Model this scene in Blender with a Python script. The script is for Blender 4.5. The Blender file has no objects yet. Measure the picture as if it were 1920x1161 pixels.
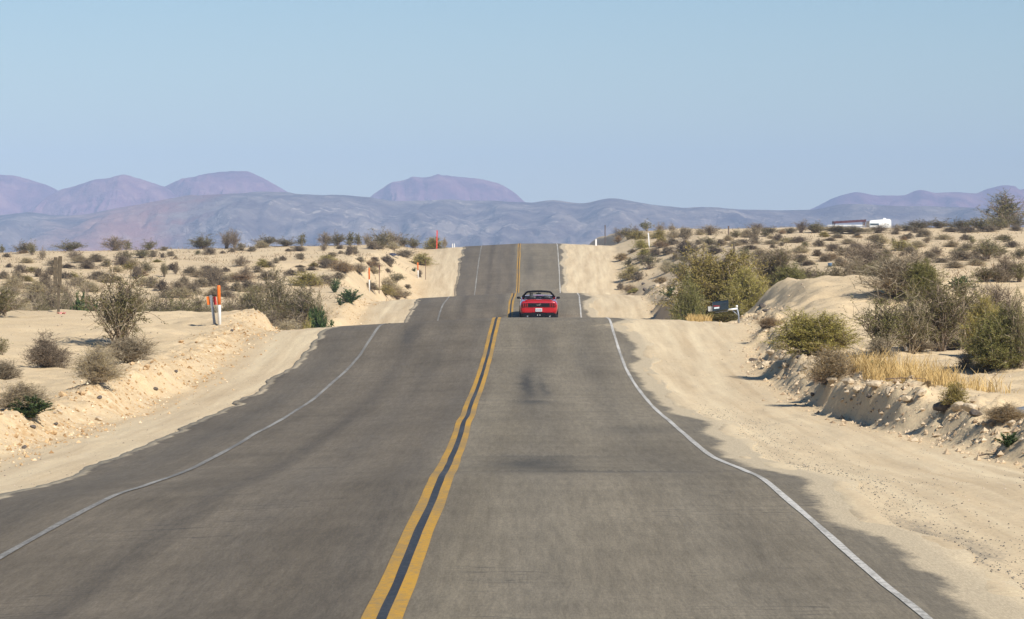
import bpy, bmesh, math, random
import numpy as np
from mathutils import Vector, Matrix

SC = bpy.context.scene
COL = SC.collection
R = math.radians
random.seed(7)
FPX = 7000.0            # focal length in pixels of a 1920 px wide frame
VX, VY = 990.0, 480.0   # where the straight road vanishes

# ------------------------------------------------------------------ numeric helpers
def pchip(xs, ys):
    xs = np.asarray(xs, float); ys = np.asarray(ys, float)
    h = np.diff(xs); d = np.diff(ys) / h
    m = np.zeros_like(ys)
    for i in range(1, len(xs) - 1):
        if d[i-1] * d[i] > 0:
            w1 = 2*h[i] + h[i-1]; w2 = h[i] + 2*h[i-1]
            m[i] = (w1 + w2) / (w1/d[i-1] + w2/d[i])
    m[0] = d[0]; m[-1] = d[-1]
    def f(x):
        x = np.clip(np.asarray(x, float), xs[0], xs[-1])
        k = np.clip(np.searchsorted(xs, x) - 1, 0, len(h) - 1)
        t = (x - xs[k]) / h[k]
        return ((2*t**3 - 3*t**2 + 1)*ys[k] + (t**3 - 2*t**2 + t)*h[k]*m[k]
                + (-2*t**3 + 3*t**2)*ys[k+1] + (t**3 - t**2)*h[k]*m[k+1])
    return f

def lerp_tab(tab):
    xs = [a for a, _ in tab]; ys = [b for _, b in tab]
    return lambda x: np.interp(x, xs, ys)

def smooth(t):
    t = np.clip(t, 0, 1); return t*t*(3 - 2*t)

_rs = np.random.RandomState(11)
_PERM = _rs.permutation(4096); _GR = _rs.uniform(-1, 1, 4096)
def _hash(ix, iy, s):
    return _GR[(_PERM[(ix + _PERM[(iy + s*131) & 4095]) & 4095])]
def vnoise(x, y, s=0):
    x = np.asarray(x, float); y = np.asarray(y, float)
    ix = np.floor(x).astype(int); iy = np.floor(y).astype(int)
    fx = x - ix; fy = y - iy
    fx = fx*fx*fx*(fx*(fx*6-15)+10); fy = fy*fy*fy*(fy*(fy*6-15)+10)
    a = _hash(ix, iy, s); b = _hash(ix+1, iy, s); c = _hash(ix, iy+1, s); d = _hash(ix+1, iy+1, s)
    return (a*(1-fx)+b*fx)*(1-fy) + (c*(1-fx)+d*fx)*fy
def fbm(x, y, o=4, s=0):
    r = 0; a = 1.0; f = 1.0
    for i in range(o):
        r = r + a*vnoise(x*f + 17.3*i, y*f + 5.1*i, s+i); a *= .5; f *= 2.03
    return r

# ------------------------------------------------------------------ scene helpers
def tag(o, label=None, cat=None, group=None, kind=None):
    if label: o['label'] = label
    if cat: o['category'] = cat
    if group: o['group'] = group
    if kind: o['kind'] = kind
    return o

def empty(name, loc=(0, 0, 0), rz=0.0):
    o = bpy.data.objects.new(name, None); COL.objects.link(o)
    o.location = loc; o.rotation_euler = (0, 0, rz); o.empty_display_size = .2
    return o

def np_mesh(name, V, F, mats, smooth_=False, midx=None):
    V = np.asarray(V, np.float32); F = np.asarray(F, np.int32)
    me = bpy.data.meshes.new(name)
    n = F.shape[1]
    me.vertices.add(len(V)); me.vertices.foreach_set('co', V.ravel())
    me.loops.add(F.size); me.loops.foreach_set('vertex_index', F.ravel())
    me.polygons.add(len(F)); me.polygons.foreach_set('loop_start', np.arange(0, F.size, n, dtype=np.int32))
    me.polygons.foreach_set('loop_total', np.full(len(F), n, np.int32))
    if midx is not None: me.polygons.foreach_set('material_index', np.asarray(midx, np.int32))
    for m in (mats if isinstance(mats, (list, tuple)) else [mats]): me.materials.append(m)
    me.update(calc_edges=True); me.validate()
    me.polygons.foreach_set('use_smooth', np.full(len(me.polygons), smooth_, bool))
    return me

def link(name, me, parent=None, loc=None):
    o = bpy.data.objects.new(name, me); COL.objects.link(o)
    if parent: o.parent = parent
    if loc is not None: o.location = loc
    return o

class BM:
    """collects shapes and links them as ONE mesh object"""
    def __init__(s): s.bm = bmesh.new()
    def box(s, c, d, bevel=0.0, rot=None, taper=None):
        r = bmesh.ops.create_cube(s.bm, size=1.0); vs = r['verts']
        for v in vs:
            v.co = Vector((v.co.x*d[0], v.co.y*d[1], v.co.z*d[2]))
            if taper and v.co.z > 0: v.co.x *= taper; v.co.y *= taper
        if bevel:
            es = list({e for v in vs for e in v.link_edges})
            r = bmesh.ops.bevel(s.bm, geom=es, offset=bevel, segments=2, affect='EDGES', profile=.5)
            vs = list({v for f in r['faces'] for v in f.verts} | {v for v in vs if v.is_valid})
        M = Matrix.Translation(c) @ (rot.to_4x4() if rot else Matrix.Identity(4))
        bmesh.ops.transform(s.bm, matrix=M, verts=vs); return s
    def tube(s, pts, rad, n=8, cap=True):
        pts = [Vector(p) for p in pts]
        rad = rad if isinstance(rad, (list, tuple)) else [rad]*len(pts)
        rings = []
        for i, p in enumerate(pts):
            t = (pts[min(i+1, len(pts)-1)] - pts[max(i-1, 0)]).normalized()
            a = t.orthogonal().normalized() if i == 0 else (rings_a - t*rings_a.dot(t)).normalized()
            rings_a = a; b = t.cross(a)
            rings.append([s.bm.verts.new(p + (a*math.cos(k*2*math.pi/n) + b*math.sin(k*2*math.pi/n))*rad[i]) for k in range(n)])
        for A, B in zip(rings, rings[1:]):
            for k in range(n): s.bm.faces.new((A[k], A[(k+1) % n], B[(k+1) % n], B[k]))
        if cap:
            s.bm.faces.new(rings[0][::-1]); s.bm.faces.new(rings[-1])
        return s
    def lathe(s, prof, axis='Z', c=(0, 0, 0), n=24):
        rings = []
        for r, h in prof:
            ring = []
            for k in range(n):
                a = 2*math.pi*k/n; u, v = r*math.cos(a), r*math.sin(a)
                p = {'Z': (u, v, h), 'X': (h, u, v), 'Y': (u, h, v)}[axis]
                ring.append(s.bm.verts.new(Vector(p) + Vector(c)))
            rings.append(ring)
        for A, B in zip(rings, rings[1:]):
            for k in range(n): s.bm.faces.new((A[k], A[(k+1) % n], B[(k+1) % n], B[k]))
        for ring in (rings[0], rings[-1]):
            if len({tuple(round(x, 5) for x in v.co) for v in ring}) > 2: s.bm.faces.new(ring)
        return s
    def prism(s, poly, y0, y1, axis='Y'):
        def P(u, v, h): return {'Y': (u, h, v), 'X': (h, u, v), 'Z': (u, v, h)}[axis]
        A = [s.bm.verts.new(P(u, v, y0)) for u, v in poly]; B = [s.bm.verts.new(P(u, v, y1)) for u, v in poly]
        n = len(poly)
        s.bm.faces.new(A); s.bm.faces.new(B[::-1])
        for k in range(n): s.bm.faces.new((A[k], B[k], B[(k+1) % n], A[(k+1) % n]))
        return s
    def grid(s, rows, close=False):
        vs = [[s.bm.verts.new(p) for p in r] for r in rows]
        for A, B in zip(vs, vs[1:]):
            m = len(A)
            for k in range(m if close else m-1):
                s.bm.faces.new((A[k], A[(k+1) % m], B[(k+1) % m], B[k]))
        return vs
    def build(s, name, mat, parent=None, smooth_=False, loc=None, merge=True):
        if merge: bmesh.ops.remove_doubles(s.bm, verts=s.bm.verts, dist=1e-5)
        bmesh.ops.recalc_face_normals(s.bm, faces=s.bm.faces)
        me = bpy.data.meshes.new(name); s.bm.to_mesh(me); s.bm.free()
        me.materials.append(mat)
        if smooth_:
            for p in me.polygons: p.use_smooth = True
        return link(name, me, parent, loc)

# ------------------------------------------------------------------ materials
def new_mat(name):
    m = bpy.data.materials.new(name); m.use_nodes = True
    nt = m.node_tree; b = nt.nodes['Principled BSDF']
    return m, nt, b
def N(nt, t, **kw):
    n = nt.nodes.new(t)
    for k, v in kw.items():
        if k in n.inputs: n.inputs[k].default_value = v
        else: setattr(n, k, v)
    return n
def L(nt, a, b): nt.links.new(a, b)
def ramp(nt, fac, stops, interp='LINEAR'):
    r = nt.nodes.new('ShaderNodeValToRGB'); r.color_ramp.interpolation = interp
    while len(r.color_ramp.elements) < len(stops): r.color_ramp.elements.new(.5)
    for e, (p, c) in zip(r.color_ramp.elements, stops):
        e.position = p; e.color = (*c, 1) if len(c) == 3 else (c[0], c[0], c[0], 1)
    L(nt, fac, r.inputs[0]); return r.outputs[0]
def mixc(nt, fac, a, b, mode='MIX'):
    n = nt.nodes.new('ShaderNodeMix'); n.data_type = 'RGBA'; n.blend_type = mode
    for i, v in ((0, fac), (6, a), (7, b)):
        if hasattr(v, 'is_output'): L(nt, v, n.inputs[i])
        else: n.inputs[i].default_value = v if i == 0 else (*v, 1)
    return n.outputs[2]
def math_(nt, op, a, b=None, c=None):
    n = nt.nodes.new('ShaderNodeMath'); n.operation = op
    for i, v in enumerate((a, b, c)):
        if v is None: continue
        if hasattr(v, 'is_output'): L(nt, v, n.inputs[i])
        else: n.inputs[i].default_value = v
    return n.outputs[0]
def noise(nt, vec, scale, detail=4, rough=.55, sc=(1, 1, 1), dist=0.0):
    mp = N(nt, 'ShaderNodeMapping'); mp.inputs['Scale'].default_value = sc; L(nt, vec, mp.inputs[0])
    n = N(nt, 'ShaderNodeTexNoise', Scale=scale, Detail=detail, Roughness=rough, Distortion=dist)
    L(nt, mp.outputs[0], n.inputs['Vector']); return n.outputs['Fac']
def bump(nt, b, h, strength, dist):
    n = N(nt, 'ShaderNodeBump', Strength=strength, Distance=dist); L(nt, h, n.inputs['Height']); L(nt, n.outputs[0], b.inputs['Normal'])
def plain(name, col, rough=.6, metal=0.0, var=.25, scale=9.0, coat=0.0, spec=.5):
    m, nt, b = new_mat(name)
    g = N(nt, 'ShaderNodeTexCoord'); f = noise(nt, g.outputs['Object'], scale, 5)
    lo = tuple(c*(1-var) for c in col); hi = tuple(min(1, c*(1+var)) for c in col)
    L(nt, ramp(nt, f, [(.3, lo), (.7, hi)]), b.inputs['Base Color'])
    b.inputs['Roughness'].default_value = rough; b.inputs['Metallic'].default_value = metal
    b.inputs['Coat Weight'].default_value = coat; b.inputs['Specular IOR Level'].default_value = spec
    return m

def mat_ground():
    m, nt, b = new_mat('desert_sand')
    pos = N(nt, 'ShaderNodeNewGeometry').outputs['Position']
    big = noise(nt, pos, .18, 4, .6); mid = noise(nt, pos, 1.3, 5, .65); fine = noise(nt, pos, 14, 4, .7)
    peb = noise(nt, pos, 26, 2, .5); trk = noise(nt, pos, 1.0, 4, .6, (2.2, .05, 1))
    c = ramp(nt, big, [(.32, (.52, .395, .240)), (.68, (.64, .50, .318))])
    c = mixc(nt, math_(nt, 'MULTIPLY', mid, .55), c, (.72, .59, .395))
    at = N(nt, 'ShaderNodeAttribute', attribute_name='shoulder').outputs['Fac']
    c2 = ramp(nt, trk, [(.32, (.50, .39, .25)), (.68, (.75, .625, .43))])
    c = mixc(nt, math_(nt, 'MULTIPLY', at, .7), c, c2)
    rub = N(nt, 'ShaderNodeAttribute', attribute_name='rubble').outputs['Fac']
    c3 = ramp(nt, noise(nt, pos, 5, 5, .7), [(.35, (.46, .30, .15)), (.5, (.58, .43, .25)), (.66, (.70, .58, .41))])
    c = mixc(nt, math_(nt, 'MULTIPLY', rub, .75), c, c3)
    # dark pebbles and grit
    pk = ramp(nt, peb, [(.62, (0,)), (.70, (1,))])
    c = mixc(nt, math_(nt, 'MULTIPLY', pk, .35), c, (.20, .15, .10))
    gr = N(nt, 'ShaderNodeAttribute', attribute_name='gravel').outputs['Fac']
    gn = noise(nt, pos, 3.5, 8, .9, (1, .22, 1))
    gm = math_(nt, 'MULTIPLY_ADD', gr, 1.25, math_(nt, 'SUBTRACT', gn, .95))
    gm = ramp(nt, gm, [(.12, (0,)), (.42, (1,))])
    c4 = ramp(nt, noise(nt, pos, 22, 3, .8), [(.35, (.12, .11, .092)), (.5, (.24, .21, .165)), (.66, (.45, .37, .265))])
    c = mixc(nt, gm, c, c4)
    c = mixc(nt, .22, c, ramp(nt, fine, [(.3, (.25, .2, .14)), (.7, (.8, .7, .55))]), 'OVERLAY')
    L(nt, c, b.inputs['Base Color']); b.inputs['Roughness'].default_value = .95; b.inputs['Specular IOR Level'].default_value = .15
    h = math_(nt, 'ADD', math_(nt, 'MULTIPLY', mid, .7), math_(nt, 'MULTIPLY', fine, .35))
    bump(nt, b, h, .55, .09)
    return m

def mat_road():
    m, nt, b = new_mat('worn_asphalt')
    pos = N(nt, 'ShaderNodeNewGeometry').outputs['Position']
    sep = N(nt, 'ShaderNodeSeparateXYZ'); L(nt, pos, sep.inputs[0]); X, Y = sep.outputs[0], sep.outputs[1]
    longn = noise(nt, pos, 1.0, 5, .6, (1.5, .035, 1)); blot = noise(nt, pos, .5, 5, .62, (1, .35, 1))
    trans = noise(nt, pos, 1.0, 4, .65, (.30, .7, 1)); fine = noise(nt, pos, 52, 3, .8, (1, .12, 1)); grit = noise(nt, pos, 15, 4, .75, (1, .05, 1))
    wob = math_(nt, 'MULTIPLY_ADD', longn, .9, math_(nt, 'ADD', X, -.45))
    lane = ramp(nt, math_(nt, 'MULTIPLY_ADD', wob, .1, .58), [(.44, (0,)), (.50, (1,))])   # right of the centre line is paler
    left = ramp(nt, longn, [(.30, (.134, .109, .077)), (.72, (.192, .157, .112))])
    right = ramp(nt, longn, [(.28, (.170, .141, .099)), (.70, (.242, .203, .144))])
    c = mixc(nt, lane, left, right)
    c = mixc(nt, .55, c, ramp(nt, blot, [(.3, (.33, .325, .315)), (.7, (.65, .645, .635))]), 'OVERLAY')
    # oily dark streak and polished wheel paths: bands along X
    def band(x0, w, amt, col):
        nonlocal c
        d = math_(nt, 'DIVIDE', math_(nt, 'SUBTRACT', math_(nt, 'MULTIPLY_ADD', longn, .5, X), x0 + .25), w)
        f = math_(nt, 'POWER', 2.718, math_(nt, 'MULTIPLY', math_(nt, 'MULTIPLY', d, d), -1.0))
        f = math_(nt, 'MULTIPLY', f, math_(nt, 'MULTIPLY_ADD', blot, 1.2, -.1))
        c = mixc(nt, math_(nt, 'MULTIPLY', f, amt), c, col)
    band(-3.4, .22, .62, (.050, .044, .038)); band(-2.55, .30, .3, (.080, .074, .066)); band(-5.6, .5, .45, (.070, .068, .062))
    band(-1.45, .25, .35, (.085, .080, .072)); band(.15, .35, .30, (.095, .088, .076)); band(1.65, .35, .22, (.10, .094, .082)); band(3.05, .4, .45, (.098, .088, .072))
    band(-.55, .18, .45, (.20, .165, .11))
    def patch(x0, y0, wx, wy, amt, col=(.055, .052, .047)):
        nonlocal c
        dx = math_(nt, 'DIVIDE', math_(nt, 'SUBTRACT', math_(nt, 'MULTIPLY_ADD', blot, .7, X), x0 + .35), wx)
        dy = math_(nt, 'DIVIDE', math_(nt, 'SUBTRACT', math_(nt, 'MULTIPLY_ADD', grit, 2.5, Y), y0 + 1.25), wy)
        f = math_(nt, 'POWER', 2.718, math_(nt, 'MULTIPLY', math_(nt, 'ADD', math_(nt, 'MULTIPLY', dx, dx), math_(nt, 'MULTIPLY', dy, dy)), -1.0))
        c = mixc(nt, math_(nt, 'MULTIPLY', f, amt), c, col)
    patch(.0, 86, .20, 9, .85, (.05, .046, .040)); patch(.35, 84, .12, 6, .6); patch(.15, 76.5, .35, 1.2, .6); patch(.05, 48, .5, 3.5, .75, (.045, .042, .036)); patch(.3, 51.5, .9, .5, .35); patch(.9, 44.5, 1.3, .5, .5)
    patch(.45, 108, .2, 9, .3); patch(1.5, 100, .25, 10, .25); patch(-.35, 62, .35, 5, .45, (.20, .165, .11)); patch(-3.6, 112, .22, 5, .6)
    patch(.2, 335, .5, 10, .3); patch(2.0, 62, .9, 2.0, .25)
    # transverse cracks and tar lines, broken along their length
    ck = noise(nt, pos, 1.0, 3, .6, (.35, 2.6, 1), .4)
    line = ramp(nt, math_(nt, 'ABSOLUTE', math_(nt, 'SUBTRACT', ck, .5)), [(.0, (1,)), (.016, (0,))])
    brk = ramp(nt, blot, [(.50, (0,)), (.62, (1,))])
    c = mixc(nt, math_(nt, 'MULTIPLY', math_(nt, 'MULTIPLY', line, brk), .75), c, (.035, .034, .033))
    c = mixc(nt, .20, c, ramp(nt, trans, [(.32, (.33, .33, .33)), (.68, (.68, .68, .68))]), 'OVERLAY')
    c = mixc(nt, .38, c, ramp(nt, grit, [(.32, (.28, .28, .275)), (.68, (.72, .72, .715))]), 'OVERLAY')
    eg = N(nt, 'ShaderNodeAttribute', attribute_name='edge_dust').outputs['Fac']
    tng = noise(nt, pos, 1.0, 7, .8, (2.2, .8, 1))
    dm = ramp(nt, math_(nt, 'MULTIPLY_ADD', eg, 1.15, math_(nt, 'SUBTRACT', tng, .80)), [(.04, (0,)), (.30, (1,))])
    c = mixc(nt, math_(nt, 'MULTIPLY', dm, .94), c, (.54, .435, .285))
    c = mixc(nt, .42, c, ramp(nt, fine, [(.34, (.30, .30, .30)), (.66, (.70, .70, .70))]), 'OVERLAY')
    st = ramp(nt, fine, [(.68, (0,)), (.76, (1,))])
    c = mixc(nt, math_(nt, 'MULTIPLY', st, .35), c, (.38, .35, .30))
    L(nt, c, b.inputs['Base Color']); b.inputs['Roughness'].default_value = .88; b.inputs['Specular IOR Level'].default_value = .2
    bump(nt, b, math_(nt, 'ADD', math_(nt, 'MULTIPLY', fine, .5), grit), .35, .012)
    return m

def mat_paint(name, col, worn, amount):
    m, nt, b = new_mat(name)
    pos = N(nt, 'ShaderNodeNewGeometry').outputs['Position']
    n1 = noise(nt, pos, 18, 5, .75, (1, .35, 1)); n2 = noise(nt, pos, .8, 4, .6, (1, .3, 1))
    f = math_(nt, 'MULTIPLY_ADD', n2, .5, math_(nt, 'MULTIPLY', n1, .6))
    k = ramp(nt, f, [(.66 - amount*.35, (0,)), (.74 - amount*.2, (1,))])
    c = mixc(nt, math_(nt, 'MULTIPLY', k, min(1, amount*1.6)), col, worn)
    c = mixc(nt, .35, c, ramp(nt, n1, [(.3, (.40, .40, .40)), (.7, (.60, .60, .60))]), 'OVERLAY')
    L(nt, c, b.inputs['Base Color']); b.inputs['Roughness'].default_value = .7; b.inputs['Specular IOR Level'].default_value = .25
    return m

def mat_leaf(name, stops, rough=.75, trans=.0, objvar=.25):
    m, nt, b = new_mat(name)
    g = N(nt, 'ShaderNodeNewGeometry'); oi = N(nt, 'ShaderNodeObjectInfo')
    c = ramp(nt, g.outputs['Random Per Island'], stops)
    h = N(nt, 'ShaderNodeHueSaturation'); L(nt, c, h.inputs['Color'])
    L(nt, math_(nt, 'MULTIPLY_ADD', oi.outputs['Random'], objvar*2, 1 - objvar), h.inputs['Value'])
    L(nt, math_(nt, 'MULTIPLY_ADD', oi.outputs['Random'], .02, .49), h.inputs['Hue'])
    L(nt, h.outputs[0], b.inputs['Base Color']); b.inputs['Roughness'].default_value = rough
    b.inputs['Specular IOR Level'].default_value = .2
    return m

def mat_mountain(name, dark, mid, light, vein, scale, red=None):
    m, nt, b = new_mat(name)
    pos = N(nt, 'ShaderNodeNewGeometry').outputs['Position']
    n1 = noise(nt, pos, scale, 6, .62); n2 = noise(nt, pos, scale*4, 5, .65, (1, .6, 2.0), .6); n3 = noise(nt, pos, scale*.5, 3, .5)
    c = ramp(nt, n1, [(.34, dark), (.5, mid), (.64, light)])
    k = math_(nt, 'MULTIPLY', ramp(nt, n2, [(.55, (0,)), (.66, (1,))]), ramp(nt, n3, [(.42, (.1,)), (.60, (1,))]))
    c = mixc(nt, math_(nt, 'MULTIPLY', k, .62), c, vein)
    if red:   # an outcrop of rusty rock
        sep = N(nt, 'ShaderNodeSeparateXYZ'); L(nt, pos, sep.inputs[0])
        d = math_(nt, 'DIVIDE', math_(nt, 'SUBTRACT', math_(nt, 'MULTIPLY_ADD', n1, 260.0, sep.outputs[0]), red[0] + 130), red[1])
        f = math_(nt, 'POWER', 2.718, math_(nt, 'MULTIPLY', math_(nt, 'MULTIPLY', d, d), -1.0))
        c = mixc(nt, math_(nt, 'MULTIPLY', f, .55), c, (.40, .17, .115))
    L(nt, c, b.inputs['Base Color']); b.inputs['Roughness'].default_value = .95; b.inputs['Specular IOR Level'].default_value = .1
    bump(nt, b, n2, .6, .15/scale)
    return m

M = {}
M['sand'] = mat_ground(); M['road'] = mat_road()
M['yellow'] = mat_paint('yellow_line_paint', (.56, .30, .030), (.30, .20, .08), .58)
M['white_l'] = mat_paint('worn_white_paint', (.41, .385, .335), (.18, .165, .14), .65)
M['white_r'] = mat_paint('white_line_paint', (.64, .60, .53), (.24, .22, .18), .50)
M['tar'] = mat_paint('black_sealer', (.034, .038, .044), (.09, .088, .085), .45)

# ------------------------------------------------------------------ terrain
ROADZ = pchip([-60, 0, 15, 24.7, 28, 32.8, 37, 41.2, 45.5, 51.1, 58, 65.4, 74.5, 81.8, 92.5, 102.3, 111, 118.8, 125, 135, 150, 165, 178, 187.9, 195, 203, 211.8, 219, 232, 260, 292, 305, 316, 333, 346.6, 354, 360, 367, 380, 420, 500, 700, 1000],
              [-2.5, -2.4, -2.40, -2.40, -2.44, -2.444, -2.455, -2.48, -2.60, -2.76, -2.855, -2.91, -2.985, -2.995, -2.89, -2.675, -2.30, -2.00, -2.06, -2.75, -3.9, -4.2, -3.85, -3.15, -2.56, -2.24, -2.115, -2.22, -3.3, -5.2, -5.0, -4.1, -3.07, -1.0, .30, .88, 1.16, 1.22, .9, -1.2, -5, -12, -18])
ROADC = lerp_tab([(-60, -.95), (28, -.96), (33, -.98), (41, -.98), (45.5, -1.0), (51, -1.047), (65, -1.11), (74.5, -1.15), (82, -1.147), (92.5, -1.14), (102, -1.09), (119, -1.02), (190, -.92), (205, -.80), (316, -.87), (360, -.82), (1000, -.8)])
def road_s(X, D):
    c = ROADC(D)
    z = ROADZ(D) + .006*vnoise(D/3.1, D*0+3, 5)*smooth((D-30)/20)
    return z - .055*np.maximum(0, c - X) - .03*np.maximum(0, X - c - 3.6)
XFL = lerp_tab([(-60, -9.2), (40, -9.2), (60, -8.8), (77, -8.75), (100, -8.5), (119, -8.5), (140, -9), (190, -8.8), (212, -8.5), (316, -9), (360, -9.3), (420, -9.5), (1000, -9.5)])
XFR = lerp_tab([(-60, 7.6), (53, 7.1), (60, 6.5), (65, 6.2), (79, 5.8), (98, 5.9), (105, 6.3), (112, 6.7), (119, 7.0), (140, 6.6), (190, 6.4), (212, 6.6), (316, 7.6), (360, 8.2), (1000, 8.2)])
NL = pchip([-60, 0, 30, 60, 75, 90, 105, 118, 127, 134, 145, 160, 180, 195, 212, 240, 290, 330, 350, 365, 385, 420, 500, 700, 1000, 2000, 14000],
           [-2.6, -2.6, -2.8, -3.12, -3.08, -2.98, -2.85, -2.5, -2.08, -2.06, -2.9, -3.6, -3.5, -2.9, -2.3, -1.75, -.65, .2, .75, 1.02, .95, .1, -3, -9, -14, -20, -20])
NR8 = pchip([-60, 0, 30, 55, 63, 70, 78, 85, 97, 105, 112, 122, 140, 150, 170, 190, 212, 240, 270, 316, 333, 345, 360, 380, 420, 500, 700, 1000, 2000, 14000],
            [-2.2, -2.3, -2.4, -2.62, -2.58, -2.50, -2.52, -2.60, -2.5, -2.35, -2.2, -2.25, -2.8, -2.95, -2.8, -2.45, -1.95, -2.4, -2.8, -2.3, -.45, .75, 1.65, 2.0, 1.6, -1, -6, -12, -20, -20])
NR14 = pchip([-60, 0, 30, 55, 70, 85, 97, 105, 112, 120, 126, 134, 145, 160, 175, 190, 260, 330, 365, 400, 420, 470, 560, 700, 900, 1200, 2000, 14000],
             [-2.0, -2.2, -2.3, -2.6, -2.58, -2.60, -2.48, -2.25, -1.75, -1.05, -.84, -.92, -1.35, -1.7, -1.5, -1.05, .05, 1.4, 2.15, 2.85, 3.0, 3.05, 3.5, 4.35, 4.4, -2, -20, -20])
def natural(X, D):
    zl = NL(D) + .017*(X + 18)*smooth((D-250)/100)*smooth((700-D)/200)
    w = np.where(D < 150, smooth((X - 7.2)/2.3), smooth((X - 9)/8))
    w = np.where((D > 140) & (D < 170), smooth((X-7.2)/(2.3 + 6*np.clip((D-140)/30, 0, 1))), w)
    zr = NR8(D)*(1-w) + NR14(D)*w
    f = smooth((X + 2)/6)
    z = zl*(1-f) + zr*f
    near = smooth((160 - D)/30)
    und = .16*fbm(X/4.2, D/6.5, 3, 2)*near + (1-near)*(.38*fbm(X/17, D/15, 3, 9) + .10*fbm(X/4, D/4, 2, 12))*smooth((1200-D)/600)
    return z + und*np.where(D > 300, .75, 1) + (.045*fbm(X/.6, D/.8, 4, 30) + (.06 + .07*smooth((X-6)/2))*np.abs(fbm(X/1.5, D/2.0, 4, 33)))*smooth((230-D)/60)
def edge_l(D): return ROADC(D) - 5.15 + .16*fbm(D/3.3, D*0 + .5, 4, 40)
def edge_r(D): return ROADC(D) + 4.35 + .32*fbm(D/6.0, D*0 + 1.5, 3, 44)
def ground(X, D):
    X = np.asarray(X, float); D = np.asarray(D, float)
    X, D = np.broadcast_arrays(X, D)
    rs = road_s(X, D); nat = natural(X, D)
    fl = XFL(D) + .35*fbm(D/4.0, D*0+9, 3, 50); fr = XFR(D) + .22*fbm(D/2.2, D*0+4, 4, 54)
    wr = .95 - .6*np.exp(-((D-71)/7.0)**2) + 1.6*smooth((D-240)/60)
    wL = smooth((fl - X)/(1.0 + 4.0*smooth((D-205)/60))); wR = smooth((X - fr)/wr)
    w = np.maximum(wL, wR)
    rs = rs - .030 - .05*smooth((np.abs(X+.9)-6)/3) + .022*fbm(X/.55, D/3.0, 4, 60)
    z = rs*(1-w) + nat*w
    near = smooth((230 - D)/60)
    # crumbling berm of graded clods on both banks
    bl = np.exp(-((X - fl + 1.0)/.75)**2); br = np.exp(-((X - fr - .75)/.55)**2)
    clod = np.abs(fbm(X/.34, D/.5, 3, 70)); clod2 = np.abs(fbm(X/.9, D/1.3, 3, 77))
    z = z + near*(bl*(.02 + .12*clod + .08*clod2) + br*(-.03 + .20*clod + .09*clod2))
    z = z + (1-near)*(bl*.05 + br*.08)
    # the bed under the asphalt
    el = edge_l(D); er = edge_r(D)
    inside = np.minimum(X - el, er - X)
    z = np.where(inside > .1, z - .28*smooth((inside - .1)/.7), z)
    z = np.where((inside > -.5) & (X > 0), z + .034*smooth((inside + .5)/.5)*(inside < .22), z)
    return z

def place_ray(x, y, dmin=20.0, dmax=900.0):
    """where the line of sight through a point of the photograph first meets the ground"""
    D = np.concatenate([np.arange(dmin, 450, .25), np.arange(450, dmax, 2)])
    X = (x - VX)/FPX*D; z = -(y - VY)/FPX*D
    hit = np.nonzero(ground(X, D) >= z)[0]
    if len(hit) == 0: return None
    d = D[hit[0]]; return ((x - VX)/FPX*d, d)

rows = np.concatenate([np.arange(-60, 18, 2.0), np.arange(18, 60, .12), np.arange(60, 140, .17), np.arange(140, 230, .35), np.arange(230, 430, .55),
                       430*1.045**np.arange(0, 80)])
def colgrid():
    a = np.arange(-14, -8, .12); b = np.arange(-8, -5, .12); c = np.arange(-5, 2.4, .5); d = np.arange(2.4, 5.4, .09); e = np.arange(5.4, 9.0, .085); f = np.arange(9, 16, .2)
    g = 16*1.045**np.arange(0, 128); h = -np.flip(14.1*1.045**np.arange(0, 130))
    return np.concatenate([h, a, b, c, d, e, f, g])
cols = colgrid()
GX, GD = np.meshgrid(cols, rows)
GZ = ground(GX, GD)
nr, nc = GX.shape
idx = np.arange(nr*nc).reshape(nr, nc)
quads = np.stack([idx[:-1, :-1], idx[:-1, 1:], idx[1:, 1:], idx[1:, :-1]], -1).reshape(-1, 4)
gme = np_mesh('ground', np.stack([GX, GD, GZ], -1).reshape(-1, 3), quads, M['sand'], True)
gobj = tag(link('ground', gme), kind='structure')
def attr(me, name, arr):
    a = me.attributes.new(name, 'FLOAT', 'POINT'); a.data.foreach_set('value', np.asarray(arr, np.float32).ravel())
_fl, _fr, _el, _er = XFL(GD), XFR(GD), edge_l(GD), edge_r(GD)
attr(gme, 'shoulder', smooth((GX - _fl)/.8)*smooth((_fr - GX)/.6))
attr(gme, 'rubble', np.exp(-((GX - _fl + .6)/.9)**2)*(.5 + .5*fbm(GX/1.5, GD/3, 2, 90)).clip(0, 1)*1.3)
_dr = GX - _er; _dl = _el - GX
attr(gme, 'gravel', np.where(GX > 0, .6*np.exp(-((GD-33)/8.5)**2)*smooth((1.35 - _dr)/1.2)*smooth((_dr + .02)/.2), smooth((.45 - _dl)/.45)*smooth((_dl + .02)/.1)*.55))

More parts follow.
